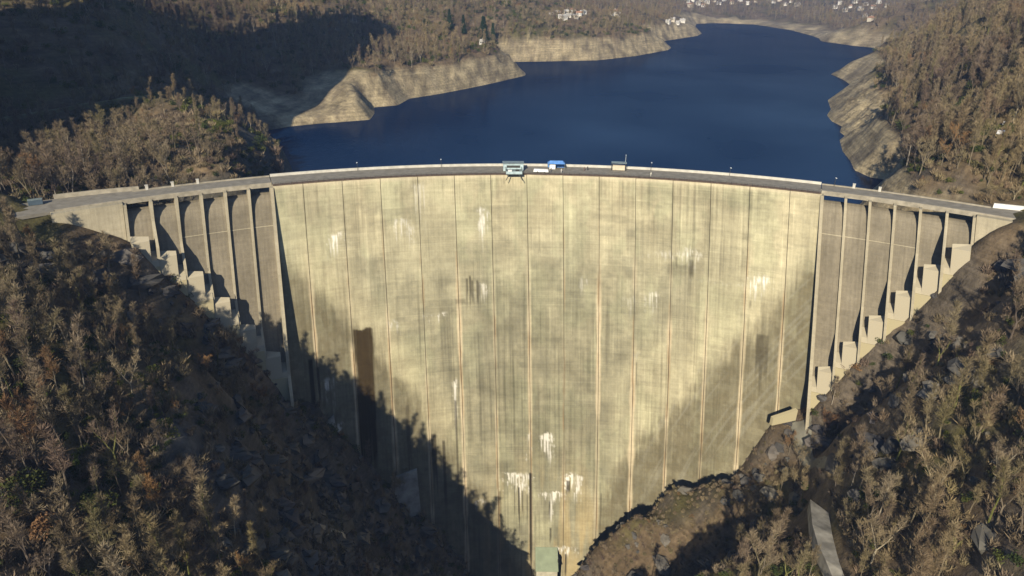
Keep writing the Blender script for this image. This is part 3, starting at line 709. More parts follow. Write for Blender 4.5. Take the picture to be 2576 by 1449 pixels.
# sample positions over the slopes
dmx = (at_z(2150, 250, 0))
def sample(x0, x1, y0, y1, step, seed):
    R = np.random.default_rng(seed); xs = np.arange(x0, x1, step); ys = np.arange(y0, y1, step)
    X, Y = np.meshgrid(xs, ys, indexing='ij'); X = (X + R.uniform(-.5, .5, X.shape)*step*1.05).ravel(); Y = (Y + R.uniform(-.5, .5, Y.shape)*step*1.05).ravel()
    return X, Y
def gl(A, x, y):
    """bilinear lookup on the ground grid"""
    i = np.clip(np.searchsorted(gx, x) - 1, 0, NX - 2); j = np.clip(np.searchsorted(gy, y) - 1, 0, NY - 2)
    fx = np.clip((x - gx[i])/(gx[i + 1] - gx[i]), 0, 1); fy = np.clip((y - gy[j])/(gy[j + 1] - gy[j]), 0, 1)
    return (A[i, j]*(1 - fx) + A[i + 1, j]*fx)*(1 - fy) + (A[i, j + 1]*(1 - fx) + A[i + 1, j + 1]*fx)*fy
def inpoly(x, y, pg):
    ins = np.zeros(x.shape, bool); n = len(pg)
    for i in range(n):
        a, b = pg[i], pg[(i + 1) % n]
        ins ^= ((a[1] > y) != (b[1] > y)) & (x < (b[0] - a[0])*(y - a[1])/(b[1] - a[1] + 1e-12) + a[0])
    return ins
def ground_at(px, py, lo=60, hi=1500):
    """first point of the ground along the sight line of a pixel"""
    prev = None
    Y = np.arange(lo, hi, 1.0); d = ray(px, py); pts = np.array([0, 0, CAM_H]) + d[None, :]*(Y/d[1])[:, None]
    g_ = gl(GZ, pts[:, 0], pts[:, 1]); i = int(np.argmax(pts[:, 2] < g_))
    p = pts[i]; return float(p[0]), float(p[1]), float(gl(GZ, p[:1], p[1:2])[0])
# places kept clear of trees, as outlines in plan
SHOT = [(1985, 1065), (2040, 1050), (2125, 1190), (2035, 1180)]
OPEN = [[ground_at(*q_)[:2] for q_ in pg] for pg in (SHOT, [(2010, 1290), (2100, 1270), (2130, 1449), (2150, 1520), (2060, 1520), (2025, 1400)], [(2400, 640), (2450, 650), (2505, 760), (2450, 830), (2395, 730)], [(2540, 900), (2590, 900), (2590, 1000), (2550, 1000)])]
KNOLL = [(14, 250), (14, 190), (50, 178), (92, 190), (112, 214), (118, 240), (60, 252)]
GULLY = [(-90, 240), (-90, 180), (-84, 164), (-74, 148), (-64, 140), (-50, 132), (-10, 150), (-10, 250)]
CLEAR = [(196, 250), (190, 268), (186, 300), (205, 300), (215, 262), (230, 240), (205, 236)]
def keep(x, y, seed, dens_far=1.0, margin=150):
    z = gl(GZ, x, y); sd = gl(GS, x, y); rad = np.hypot(x - CX, y - CY); th = np.arctan2(x - CX, y - CY); sl_ = gl(GSL, x, y); bz = gl(BZ, x, y)
    px, py, dz = project(np.stack([x, y, z + 5], 1))
    ok = (dz > 20) & (px > -margin) & (px < 2576 + margin) & (py > -60) & (py < 1449 + 260)
    bz = bz*(1 - ss(-108, -122, x)*ss(475, 440, y))
    ok &= (sd > 3) & (bz < .35) & ~((rad > 251) & (rad < 288) & (np.abs(th) < .70)) & True
    ok &= ~((rad > 255) & (rad < 285) & (np.abs(th) < .86)); ok &= z > -205
    for pg in OPEN: ok &= ~inpoly(x, y, pg)
    return ok, z, sl_, px, py, dz
def place_set():
    out = []
    for (x0, x1, y0, y1, st, sd_, ymin, ymax) in ((-260, 280, 30, 320, 5.0, 1, 0, 320), (-420, 520, 320, 700, 6.0, 2, 320, 700), (-420, 1100, 700, 1500, 9.0, 3, 700, 1500), (-200, 2300, 1500, 3600, 15.0, 4, 1500, 3600)):
        x, y = sample(x0, x1, y0, y1, st, sd_)
        ok, z, sl_, px, py, dz = keep(x, y, sd_)
        R = np.random.default_rng(100 + sd_); u = R.random(len(x)); n = fbm(x/18, y/18, 71, 3)
        dens = np.where(sl_ > 1.5, .35, .9)*np.where(sl_ > 2.3, .2, 1)*np.where(y > 330, ss(.28, .46, n), ss(.20, .40, n))
        dens = dens*(1 - np.exp(-(((x + 82)/20)**2 + ((y - 165)/24)**2)**2)); dens = np.where(inpoly(x, y, KNOLL), .0, dens); dens = np.where(inpoly(x, y, GULLY), .10, dens); dens = np.where(inpoly(x, y, CLEAR), 0, dens)
        dens = dens*(1 - .9*ss(-158, -148, x)*(x < -60)*ss(445, 435, y)*ss(275, 285, y)); dens = dens*(1 - .35*(x < -60)*ss(445, 435, y)*ss(275, 285, y))
        ok &= u < dens
        out.append(np.stack([x, y, z, dz, px, py, u], 1)[ok])
    return np.vstack(out)
T = place_set()
print('trees', len(T))
vis = (T[:, 4] > -15) & (T[:, 4] < 2590) & (T[:, 5] > 0) & (T[:, 5] < 1500)
order = np.argsort(np.where(vis, T[:, 3], 1e9))
NI = 285
ind, rest = T[order[:NI]], T[order[NI:]]
# each of the nearest trees is a thing of its own
SIZE = {'a': 'narrow', 'b': 'slender', 'c': 'spreading', 'd': 'forked', 'e': 'twin-stemmed', 'f': 'bushy'}
TONE = {'brown': 'bare brown', 'pale': 'pale-barked', 'mossy': 'mossy', 'rust': 'rust-leaved'}
def region(px, py):
    row = 0 if py < 560 else 1 if py < 760 else 2 if py < 950 else 3 if py < 1120 else 4 if py < 1290 else 5
    if px < 1288:
        c_ = 0 if px < 190 else 1 if px < 380 else 2 if px < 560 else 3
        return ['hillside above left road end', 'slope under left road end', 'left slope beside the steps', 'middle of the left slope', 'lower left slope', 'bottom of the left slope'][row] + [', outer side', ', left part', ', middle part', ', gorge side'][c_]
    c_ = 0 if px < 2080 else 1 if px < 2250 else 2 if px < 2420 else 3
    return ['hillside above right road end', 'slope under right road end', 'right slope beside the steps', 'middle of the right slope', 'lower right slope', 'bottom of the right slope'][row] + [', gorge side', ', left part', ', middle part', ', outer side'][c_]
Rt = random.Random(5)
def add_tree(x, y, z, k, tone, h, label=None, group=None):
    r = empty('bare_tree', (x, y, z), Rt.random()*6.28); sc_ = h/protoH[k]; r.scale = (sc_*Rt.uniform(.9, 1.15), sc_*Rt.uniform(.9, 1.15), sc_)
    r.rotation_euler[0] = Rt.gauss(0, .05); r.rotation_euler[1] = Rt.gauss(0, .05)
    for nm, me in zip(('trunk', 'crown'), MESH[k, tone]):
        o = bpy.data.objects.new(nm, me); COL.objects.link(o); o.parent = r
    return tag(r, label, 'tree', group)
plan = []
for i, (x, y, z, dz, px, py, u) in enumerate(ind):
    k = Rt.choice('aaabbbcdeef'); q = Rt.random(); tone = 'brown' if q < .74 else 'pale' if q < .82 else 'mossy' if q < .95 else 'rust'
    hgt = protoH[k]*Rt.uniform(.75, 1.2)*(1 - .78*float(np.exp(-(((x + 84)/26)**2 + ((y - 165)/28)**2))))
    plan.append((x, y, z, k, tone, hgt, px, (SIZE[k], TONE[tone], region(px, py))))
ORD = ['first', 'second', 'third', 'fourth', 'fifth', 'sixth', 'seventh', 'eighth', 'ninth', 'tenth']
for p_ in plan:
    x, y, z, k, tone, hgt, px, key = p_; same = sorted(q_[6] for q_ in plan if q_[7] == key); n_s = len(same); j = same.index(px)
    if n_s == 1: lb = f'{key[0]} {key[1]} tree, {key[2]}'
    else: lb = f'{key[0]} {key[1]} tree, {ORD[min(j, 9)]} from left, {key[2]}'
    add_tree(x, y, z - .3, k, tone, hgt, lb, 'trees on the left slope' if px < 1288 else 'trees on the right slope')

# geometry-node scatter of mesh kinds on a point cloud, one object per kind of growth
def scatter(name, pts, scl, rz, idx, meshes, label=None):
    src = bpy.data.collections.new(name + '_kinds')
    for j, me in enumerate(meshes):
        o = bpy.data.objects.new(f'{name}_kind_{j:02d}', me); src.objects.link(o)
    me = bpy.data.meshes.new(name); me.vertices.add(len(pts)); me.vertices.foreach_set('co', np.asarray(pts, np.float32).ravel())
    for nm, tp, arr in (('scl', 'FLOAT', scl), ('rz', 'FLOAT', rz), ('idx', 'INT', idx)):
        a = me.attributes.new(nm, tp, 'POINT'); a.data.foreach_set('value', np.asarray(arr, np.int32 if tp == 'INT' else np.float32))
    ob = bpy.data.objects.new(name, me); COL.objects.link(ob)
    ng = bpy.data.node_groups.new(name, 'GeometryNodeTree')
    ng.interface.new_socket('Geometry', in_out='INPUT', socket_type='NodeSocketGeometry'); ng.interface.new_socket('Geometry', in_out='OUTPUT', socket_type='NodeSocketGeometry')
    n = ng.nodes; L = ng.links
    gi = n.new('NodeGroupInput'); go = n.new('NodeGroupOutput'); ip = n.new('GeometryNodeInstanceOnPoints'); ci = n.new('GeometryNodeCollectionInfo')
    ci.inputs['Collection'].default_value = src; ci.inputs['Separate Children'].default_value = True; ci.inputs['Reset Children'].default_value = True
    def att(nm, tp):
        a = n.new('GeometryNodeInputNamedAttribute'); a.data_type = tp; a.inputs[0].default_value = nm; return a.outputs[0]
    cx = n.new('ShaderNodeCombineXYZ'); L.new(att('rz', 'FLOAT'), cx.inputs[2])
    ip.inputs['Pick Instance'].default_value = True
    L.new(gi.outputs[0], ip.inputs['Points']); L.new(ci.outputs[0], ip.inputs['Instance']); L.new(att('idx', 'INT'), ip.inputs['Instance Index'])
    L.new(cx.outputs[0], ip.inputs['Rotation']); L.new(att('scl', 'FLOAT'), ip.inputs['Scale']); L.new(ip.outputs[0], go.inputs[0])
    md = ob.modifiers.new('scatter', 'NODES'); md.node_group = ng
    tag(ob, label, kind='stuff')
    return ob
def joined(nm, k, tone):
    TV, TF, CV, CF = kinds[k]; mt, mc = {'brown': (M_bark, M_tw), 'pale': (M_pale, M_twp), 'mossy': (M_mossb, M_tw), 'rust': (M_bark, M_rust)}[tone]
    V = np.array([tuple(v) for v in TV + CV]); F = np.array(TF + [tuple(i + len(TV) for i in f) for f in CF])
    me = np_mesh(nm, V, F); me.materials.append(mt); me.materials.append(mc)
    mi = np.zeros(len(F), np.int32); mi[len(TF):] = 1; me.polygons.foreach_set('material_index', mi); return me
jm = [joined('tree', k, t_) for k, t_ in (('a', 'brown'), ('b', 'brown'), ('c', 'brown'), ('d', 'brown'), ('e', 'brown'), ('f', 'brown'), ('a', 'pale'), ('c', 'pale'), ('b', 'mossy'), ('d', 'rust'))]
hs = [protoH[k] for k in 'abcdefacbd']
R = np.random.default_rng(55); nR = len(rest)
idx = R.choice(10, nR, p=[.13, .13, .15, .16, .12, .14, .04, .04, .04, .05])
far = rest[:, 3] > 420
scatter('bare_woodland', rest[:, :3] - [0, 0, .3], R.uniform(.70, 1.15, nR)*(1 - .78*np.exp(-(((rest[:, 0] + 84)/26)**2 + ((rest[:, 1] - 165)/28)**2)))*np.where(rest[:, 3] > 1400, 1.35, 1)*np.where((rest[:, 0] < -60) & (rest[:, 1] > 285) & (rest[:, 1] < 445), .72, 1)*np.where((rest[:, 0] > 150) & (rest[:, 1] > 230) & (rest[:, 1] < 700), 1.25, 1), R.uniform(0, 6.28, nR), idx, jm, 'leafless brown woodland covering the hillsides round the dam and lake')

# undergrowth: leafless scrub and small evergreen bushes
sb = []
for s_ in range(4):
    V_, F_ = bush_bare(30 + s_, 70, 1.5, 2.2); me = np_mesh('scrub', V_, F_); me.materials.append(M_tw if s_ < 3 else M_twp); sb.append(me)
for s_ in range(3):
    V_, F_ = leaf_blob(40 + s_, 260, 1.3, 1.2, .30); me = np_mesh('evergreen_bush', V_, F_); me.materials.append(M_leaf); sb.append(me)
V_, F_ = leaf_blob(50, 220, 1.3, 1.0, .26); me = np_mesh('rusty_bush', V_, F_); me.materials.append(M_rust); sb.append(me)
x, y = sample(-240, 270, 30, 330, 2.5, 61); ok, z, sl_, px, py, dz = keep(x, y, 61, margin=60)
rad = np.hypot(x - CX, y - CY); inw = ~((rad > 246) & (rad < 290) & (np.abs(np.arctan2(x - CX, y - CY)) < .74))
zz_ = gl(GZ, x, y); near_dam = (np.hypot(x - CX, y - CY) < 262) & (dz > 20) & (zz_ > -208) & (px > -60) & (px < 2640)
g_ = fbm(x/12, y/12, 81, 3); u = R.random(len(x)); den = np.where(sl_ > 1.8, .35, .75); den = np.where(inpoly(x, y, GULLY), .55, den); den = np.where(inpoly(x, y, KNOLL), .95, den)
ok = (ok | (near_dam & inpoly(x, y, KNOLL) & inw & (rad < 246)) | (near_dam & inpoly(x, y, GULLY) & (rad < 244)) | (near_dam & (rad > 240) & (rad < 256) & (np.abs(np.arctan2(x - CX, y - CY)) > .30))) & (u < den)
for pg in OPEN: ok &= ~inpoly(x, y, pg)
x, y, z, g_ = x[ok], y[ok], z[ok], g_[ok]; n_ = len(x); u = R.random(n_)
kn = inpoly(x, y, KNOLL)
idx = np.where(u < .5, R.integers(0, 4, n_), np.where(u < .5 + .46*ss(.36, .6, g_), R.integers(4, 7, n_), np.where(u > .97, 7, R.integers(0, 3, n_))))
idx = np.where(kn & (u < .97), R.integers(0, 3, n_), idx)
print('scrub', n_)
scatter('undergrowth', np.stack([x, y, z], 1), np.where(kn, R.uniform(.35, .8, n_), R.uniform(.5, 1.5, n_)), R.uniform(0, 6.28, n_), idx, sb, 'scrub and small evergreen bushes under the trees of the near slopes')
def boulder(seed):
    R_ = np.random.default_rng(seed); V_ = []; F_ = []; nu, nv = 7, 5
    for i in range(nv + 1):
        for j in range(nu): 
            a, b_a = 2*math.pi*j/nu + .3*i, math.pi*i/nv; r_0 = 1 + R_.uniform(-.42, .3); V_.append((math.cos(a)*math.sin(b_a)*r_0*(1.1 + .5*(seed % 3)), math.sin(a)*math.sin(b_a)*r_0, math.cos(b_a)*r_0*.8))
    for i in range(nv):
        for j in range(nu): F_.append((i*nu + j, (i + 1)*nu + j, (i + 1)*nu + (j + 1) % nu, i*nu + (j + 1) % nu))
    return np_mesh('rock', np.array(V_), np.array(F_))
M_rock = tree_mat('gorge_rock', [(0, (.105, .10, .09)), (.5, (.08, .078, .072)), (1, (.17, .155, .13))])
rk = [boulder(90 + j) for j in range(4)]
for me in rk: me.materials.append(M_rock)
xr, yr = sample(-150, 175, 120, 255, 3.6, 63); zr = gl(GZ, xr, yr); rr_ = np.hypot(xr - CX, yr - CY); sr = gl(GSL, xr, yr); ur = R.random(len(xr))
okr = ((rr_ < 247) | ((rr_ < 255) & (np.abs(np.arctan2(xr - CX, yr - CY)) > .40))) & (zr > -212) & ((inpoly(xr, yr, GULLY) & (ur < .55)) | (inpoly(xr, yr, KNOLL) & (ur < .12)) | ((sr > 1.4) & (ur < .2)) | ((rr_ > 238) & (np.abs(np.arctan2(xr - CX, yr - CY)) > .28) & (ur < .5)))
for pg in OPEN: okr &= ~inpoly(xr, yr, pg)
xr, yr, zr = xr[okr], yr[okr], zr[okr]; n_ = len(xr)
scatter('rock_outcrops', np.stack([xr, yr, zr - .4], 1), R.uniform(.3, 1.0, n_)**2*3.4 + .4, R.uniform(0, 6.28, n_), R.integers(0, 4, n_), rk, 'broken rock on the steep gorge walls below the dam')
x, y = sample(-420, 700, 330, 1100, 7., 62); ok, z, sl_, px, py, dz = keep(x, y, 62, margin=60); sd_ = gl(GS, x, y); bz_ = gl(BZ, x, y)
u = R.random(len(x)); ok = (ok & (u < .5)); x, y, z = x[ok], y[ok], z[ok]; n_ = len(x)
scatter('far_undergrowth', np.stack([x, y, z], 1), R.uniform(1.2, 2.6, n_), R.uniform(0, 6.28, n_), R.choice([0, 1, 2, 4, 5, 6], n_), sb, 'bushes between the trees on the slopes along the lake')

# a few trees and bushes that stand out by themselves
for (px, py, k, tone, h, lb) in ((2345, 1290, 'e', 'pale', 24, 'tallest pale bare tree, crown fanned wide, in the middle of the right slope'),
                             (2010, 1, 'a', 'pale', 0, ''), (2480, 1330, 'b', 'mossy', 19, 'tree with yellow-green mossy stems at the bottom right corner'),
                             (2190, 1420, 'e', 'pale', 17, 'pale bare tree with leaning stems just right of the concrete path'),
                             (215, 990, 'b', 'pale', 20, 'tall straight pale tree with bushy top on the upper left slope'),
                             (440, 390, 'c', 'brown', 17, 'broad bare tree with wide rounded crown above the left end of the crest road'),
                             (335, 1000, 'e', 'pale', 16, 'pale forked bare tree in the middle of the left slope')):
    if not h: continue
    x, y, z = ground_at(px, py); add_tree(x, y, z - .3, k, tone, h, lb)
cm = [np_mesh('crown', *conifer(70 + j, 20, 4.6 - j*.4, 1100)) for j in range(2)]
for me in cm: me.materials.append(M_needle)
tmb = MB(); tmb.tube((0, 0, -1), (0, 0, 17), .38, .06, 6); tmesh = tmb.mesh('trunk'); tmesh.materials.append(M_bark)
for j, (px, py, h, w_, lb) in enumerate(((1131, 72, 20, 1.0, 'leftmost and darkest of three green conifers on the far lakeside slope'), (1166, 84, 19, .95, 'middle one of three green conifers on the far lakeside slope, smallest'),
                                 (1216, 106, 27, 1.25, 'broadest of three green conifers, right above the lone white lakeside house'), (1240, 104, 22, 1.0, 'narrow green conifer touching the right side of the broad one'))):
    x, y, z = ground_at(px, py); r = empty('conifer', (x, y, z - .5)); s_ = h/20; r.scale = (s_*w_, s_*w_, s_)
    for nm, me in (('trunk', tmesh), ('crown', cm[j % 2])):
        o = bpy.data.objects.new(nm, me); COL.objects.link(o); o.parent = r
    tag(r, lb, 'conifer', 'conifers on the far lakeside slope')
for (px, py, kind, rr, lb) in ((115, 1000, 'lime', 1.7, 'bright green bush near the left edge of the left slope'), (180, 1180, 'lime', 1.6, 'small bright green bush low on the left slope'), (345, 1225, 'lime', 1.3, 'yellow-green bush in the middle of the lower left slope'),
                               (115, 1350, 'rust', 3.2, 'orange-brown leafy bush at the bottom left corner'), (60, 1250, 'leaf', 3.6, 'large dark green evergreen bush beside the bottom left corner'), (250, 1290, 'leaf', 3.4, 'olive evergreen bush right of the orange-brown one'),
                               (1838, 1150, 'lime', 1.2, 'small yellow-green bush on the rocky knoll at the foot of the dam'), (2350, 640, 'leaf', 2.2, 'green bush beside the topmost deflector block on the right')):
    x, y, z = ground_at(px, py); V_, F_ = leaf_blob(int(px), 900, 1, .9, .16, 7); me = np_mesh('bush', V_*rr, F_); me.materials.append({'lime': M_lime, 'rust': M_rust, 'leaf': M_leaf}[kind])
    o = link('bush', me, None, None, (x, y, z - .2)); tag(o, lb, 'bush')

# ------------------------------------------------------------------ works round the dam foot
M_shot = plain('sprayed_concrete_slope', (.20, .19, .15), .95, .35, .12); M_slab = plain('grey_foundation_concrete', (.30, .28, .235), .9, .4, .25)
def patch(name, outline, thick, mat, label, cat, n=14, lift=.35):
    """concrete skin laid on the ground inside a pixel outline (4 corners), following the relief, with its own thickness"""
    c = [np.array(ground_at(x, y)[:2]) for x, y in outline]; u = np.linspace(0, 1, n)
    Pn = np.array([[(c[0]*(1 - a) + c[1]*a)*(1 - b) + (c[3]*(1 - a) + c[2]*a)*b for b in u] for a in u]); x, y = Pn[..., 0], Pn[..., 1]
    z = gl(GZ, x.ravel(), y.ravel()).reshape(x.shape); A = np.stack([x, y, z + lift], -1); B = np.stack([x, y, z - thick], -1)
    Vv = np.vstack([A.reshape(-1, 3), B.reshape(-1, 3)]); q1 = grid_quads(n, n); q2 = grid_quads(n, n, n*n, True)
    rim = [i*n for i in range(n)] + [(n - 1)*n + j for j in range(1, n)] + [i*n + n - 1 for i in range(n - 2, -1, -1)] + [j for j in range(n - 2, 0, -1)]
    q3 = np.array([(rim[i], rim[(i + 1) % len(rim)], rim[(i + 1) % len(rim)] + n*n, rim[i] + n*n) for i in range(len(rim))])
    o = link(name, np_mesh(name, Vv, np.vstack([q1, q2, q3]), False), mat); return tag(o, label, cat)
patch('sprayed_concrete_slope', SHOT, 1, M_shot, 'grey sprayed concrete slope below the lowest right spillway block', 'slope facing')
def gp(px, py, dz=0):
    x, y, z = ground_at(px, py); return np.array([x, y, z + dz])
# concrete path going down at the lower right
pts = [((2022, 1318), (2082, 1298)), ((2030, 1370), (2092, 1350)), ((2045, 1410), (2104, 1400)), ((2065, 1449), (2116, 1449)), ((2085, 1490), (2130, 1490))]
B = MB(); ring_ = [(gp(*a), gp(*b)) for a, b in pts]
for i in range(len(ring_) - 1):
    (a0, b0), (a1, b1) = ring_[i], ring_[i + 1]; z0 = max(a0[2], b0[2]) + .6; z1 = max(a1[2], b1[2]) + .6
    f_ = lambda p, z: (p[0], p[1], z)
    B.hexa([f_(a1, z1 - 5), f_(b1, z1 - 5), f_(b0, z0 - 5), f_(a0, z0 - 5), f_(a1, z1), f_(b1, z1), f_(b0, z0), f_(a0, z0)])
tag(B.build('concrete_path', M_slab), 'pale concrete path running down to the bottom edge at the lower right', 'path')
# ledge wall running down from the lowest right pier
a0 = P(.382, 83, 12); a1 = P(.348, 91, 9.5); B = MB(); w_ = np.array([.5, -1.4, 0])
B.hexa([a0 - [0, 0, 5], a0 + w_ - [0, 0, 5], a1 + w_ - [0, 0, 3.2], a1 - [0, 0, 3.2], a0, a0 + w_, a1 + w_ + [0, 0, .5], a1 + [0, 0, .5]])
tag(B.build('ledge_wall', M_base), 'sunlit concrete ledge wall slanting down from the lowest right pier', 'wall')
# shaded foundation slabs on the left
for (t0, t1, d0, d1, lb) in ((-.352, -.338, 99, 116, 'pale triangular concrete slab at the shaded left foot of the dam'), (-.255, -.215, 133, 158, 'ribbed concrete slab low on the shaded left foot of the dam')):
    B = MB(); pts = [P(t0, d1 + 6, 4.0), P(t1 + .004, d1 + 6, 4.0), P(t1 + .004, d1 + 6, .2), P(t0, d1 + 6, .2), P(t0, d0 + 3, 1.2), P(t1, d0, 1.2), P(t1, d0, .2), P(t0, d0 + 3, .2)]
    B.hexa(pts); r = link('foundation_slab', B.mesh('foundation_slab'), M_slab); tag(r, lb, 'slab', 'concrete slabs at the left foot of the dam')
# retaining wall at the very bottom left of the gorge
p = gp(800, 1360); q = gp(868, 1372); B = MB(); dn = np.array([0, 0, -26.]); up = np.array([0, 0, 2.5]); tk = np.array([-.5, 3.5, 0]); p2 = p + up; q2 = q + up
B.hexa([p2 + dn, q2 + dn, q2 + dn + tk, p2 + dn + tk, p2, q2, q2 + tk, p2 + tk]); tag(B.build('retaining_wall', M_slab), 'shaded grey retaining wall at the bottom of the gorge, left side', 'wall')
# control hut at the dam foot
hut = empty('gauging_hut', (19, 243, -214)); tag(hut, 'hut with pale green sloping roof at the foot of the dam', 'building')
M_hw = plain('hut_wall', (.42, .39, .30), .9, .2, .4); M_gr = plain('green_sheet_roof', (.25, .29, .20), .6, .12, .3); M_dk = plain('dark_opening', (.02, .02, .02), .5, .1, 1)
x0, x1, y0, y1 = -5.2, 5.0, -5, 5
MB().hexa([(x0, y0, 0), (x1, y0, 0), (x1, y1, 0), (x0, y1, 0), (x0, y0, 25.5), (x1, y0, 25.5), (x1, y1, 29.5), (x0, y1, 29.5)]).build('wall', M_hw, hut)
rf = MB().hexa([(x0 - .4, y0 - .5, 25.45), (x1 + .4, y0 - .5, 25.45), (x1 + .4, y1 + .4, 29.85), (x0 - .4, y1 + .4, 29.85), (x0 - .4, y0 - .5, 25.8), (x1 + .4, y0 - .5, 25.8), (x1 + .4, y1 + .4, 30.2), (x0 - .4, y1 + .4, 30.2)]).build('roof', M_gr, hut)
MB().box((3.6, y0 - .04, 16), (1.6, .1, 10)).build('doorway', M_dk, hut)
dk = MB().box((24.6, 243, -200), (.8, 3, 28)).build('drain_pipe', M_dk); tag(dk, 'black vertical pipe duct on the right side of the green-roofed hut', 'pipe')

# ------------------------------------------------------------------ things on the crest
M_steel = plain('grey_green_steel', (.22, .27, .27), .5, .2, 1, .3); M_glass = plain('pale_blue_panel', (.40, .50, .52), .4, .2, 1); M_blue = plain('blue_tarpaulin', (.10, .24, .55), .6, .2, .8); M_white = plain('white_paint', (.75, .75, .72), .6, .06, 1); M_darkm = plain('dark_metal', (.05, .05, .045), .6, .2, 1); M_beige = plain('beige_cabin_wall', (.55, .48, .36), .8, .1, 1)
def crest(px, e=-6.0):
    """point on the crest road seen at pixel column px"""
    lo, hi = -.6, .75
    for _ in range(50):
        m_ = (lo + hi)/2; p = P(m_, 0, e); p[2] = .1
        if project(p[None])[0][0] < px: lo = m_
        else: hi = m_
    p = P(lo, 0, e); return (float(p[0]), float(p[1]), .12), -(lo)
# jump platform
l, rz = crest(1292, -2.0); pf = empty('jump_platform', l, rz); tag(pf, 'steel and glass jump platform cantilevered over the middle of the crest', 'platform')
B = MB(); B.box((0, -1.5, .9), (6.6, 7.5, .25)); B.build('deck', M_steel, pf)
B = MB(); B.box((0, 4.0, 1.6), (8.2, 3.4, 3.0)); cb = B.build('cabin', M_glass, pf)
B = MB(); B.box((0, 2.26, 2.0), (5.5, .06, 1.0)); B.build('window', M_darkm, cb)
B = MB(); B.box((0, 4.0, 3.25), (8.8, 3.9, .25)); B.build('roof', M_steel, pf)
for sx in (-3.2, 3.2):
    B = MB()
    B.tube((sx, -5.2, 2.0), (sx, 2.2, 2.0), .07, n=5); B.tube((sx, -5.2, 1.5), (sx, 2.2, 1.5), .05, n=5)
    for yy in (-5.2, -3.4, -1.6, .2, 2.0): B.tube((sx, yy, .9), (sx, yy, 2.05), .06, n=5)
    B.build('railing', M_steel, pf)
    B = MB(); B.tube((sx*.85, -4.6, .8), (sx*.55, -.4, .3), .12, n=5); B.tube((sx*.62, -4.9, .8), (sx*1.05, -6.2, -1.4), .16, n=5); B.build('strut', M_darkm, pf)
    for yy in (2.6, 5.4): MB().tube((sx*1.22, yy, 0), (sx*1.22, yy, 3.4), .14, n=6).build('post', M_steel, pf)
B = MB(); B.box((0, -5.2, 1.5), (6.4, .08, 1.0)); B.build('glass_panel', M_glass, pf)
for px_ in (-1.6, 1.4):
    B = MB(); B.box((px_, -2.6, 1.45), (1.5, 1.2, .9)); B.build('winch', M_darkm if px_ > 0 else M_white, pf)
# blue and white tent
l, rz = crest(1399, -9.5); tn = empty('market_tent', l, rz); tag(tn, 'blue and white tent right of the jump platform on the crest', 'tent')
MB().hexa([(-3.6, -1.8, 2.3), (3.6, -1.8, 2.3), (3.6, 1.8, 2.3), (-3.6, 1.8, 2.3), (-2.6, -.3, 3.3), (2.6, -.3, 3.3), (2.6, .3, 3.3), (-2.6, .3, 3.3)]).build('canopy', M_blue, tn)
MB().box((0, 1.75, 1.15), (7.2, .06, 2.3)).build('side_panel', M_blue, tn)
MB().box((-1.6, -1.0, 1.0), (2.4, .8, 1.9)).build('banner', M_white, tn)
for sx in (-3.5, 3.5):
    for sy in (-1.7, 1.7): MB().tube((sx, sy, 0), (sx, sy, 2.4), .07, n=5).build('leg', M_steel, tn)
l, rz = crest(1361, -3.0); bn = empty('covered_trailer', l, rz - .12); tag(bn, 'long white covered trailer parked between platform and tent', 'trailer')
MB().hexa([(-3.1, -.8, .35), (3.1, -.8, .35), (3.1, .8, .35), (-3.1, .8, .35), (-2.9, -.6, 1.35), (2.9, -.6, 1.35), (2.9, .6, 1.35), (-2.9, .6, 1.35)]).build('body', M_white, bn)
for sx in (-1.4, 1.4):
    for sy in (-.8, .8): MB().tube((sx, sy - .1, .3), (sx, sy + .1, .3), .3, n=10).build('wheel', M_darkm, bn)
MB().tube((3.0, 0, .45), (4.2, 0, .4), .06, n=5).build('drawbar', M_darkm, bn)
l, rz = crest(1556, -10.5); kb = empty('kiosk', l, rz); tag(kb, 'small beige kiosk with flat roof on four posts against the rear parapet', 'kiosk')
MB().box((0, 0, 1.0), (5.0, 1.6, 1.9)).build('wall', M_beige, kb); MB().box((0, 0, 3.1), (6.2, 2.6, .22)).build('roof', M_steel, kb)
for sx in (-2.9, 2.9):
    for sy in (-1.1, 1.1): MB().tube((sx, sy, 0), (sx, sy, 3.0), .12, n=5).build('post', M_darkm, kb)
l, _ = crest(1572, -12.0); fp = empty('flagpole', l); MB().tube((0, 0, 0), (0, 0, 6.2), .08, .04, 6).build('pole', M_white, fp); MB().box((.02, 0, 5.9), (.3, .3, .12)).build('finial', M_white, fp); tag(fp, 'thin white mast beside the beige kiosk', 'mast')
for i, (px, e, lb) in enumerate(((1637, -12.0, 'parapet lamp post right of the beige kiosk'), (2098, -12.4, 'lamp post just past the right step of the parapet'), (1835, -12.2, 'lamp post on the rear parapet in the right half of the crest'), (1110, -12.2, 'lamp post on the rear parapet left of the jump platform'),
                      (900, -12.2, 'lamp post on the rear parapet nearest the left step'))):
    l, _ = crest(px, e); r = empty('lamp_post', l); MB().tube((0, 0, 0), (0, 0, 3.4), .10, .07, 6).build('pole', M_darkm, r); MB().box((0, -.35, 3.4), (.35, .9, .16)).build('lamp_head', M_white, r); tag(r, lb, 'lamp', 'lamp posts along the crest')
for i, (px, lb) in enumerate(((370, 'pale bollard post above the outermost left pier'), (435, 'pale bollard post above the second left pier from the outside'), (498, 'pale bollard post above the third left pier from the outside'),
                        (2147, 'pale bollard post above the first right spillway bay'), (2212, 'pale bollard post above the second right spillway bay'))):
    l, rz = crest(px, -13.3); r = empty('bollard', l, rz); MB().box((0, 0, .8), (.9, .9, 1.6)).build('shaft', M_par, r); MB().box((0, 0, 1.68), (1.1, 1.1, .16)).build('cap', M_par, r); tag(r, lb, 'bollard', 'posts along the rear edge of the spillway bridges')
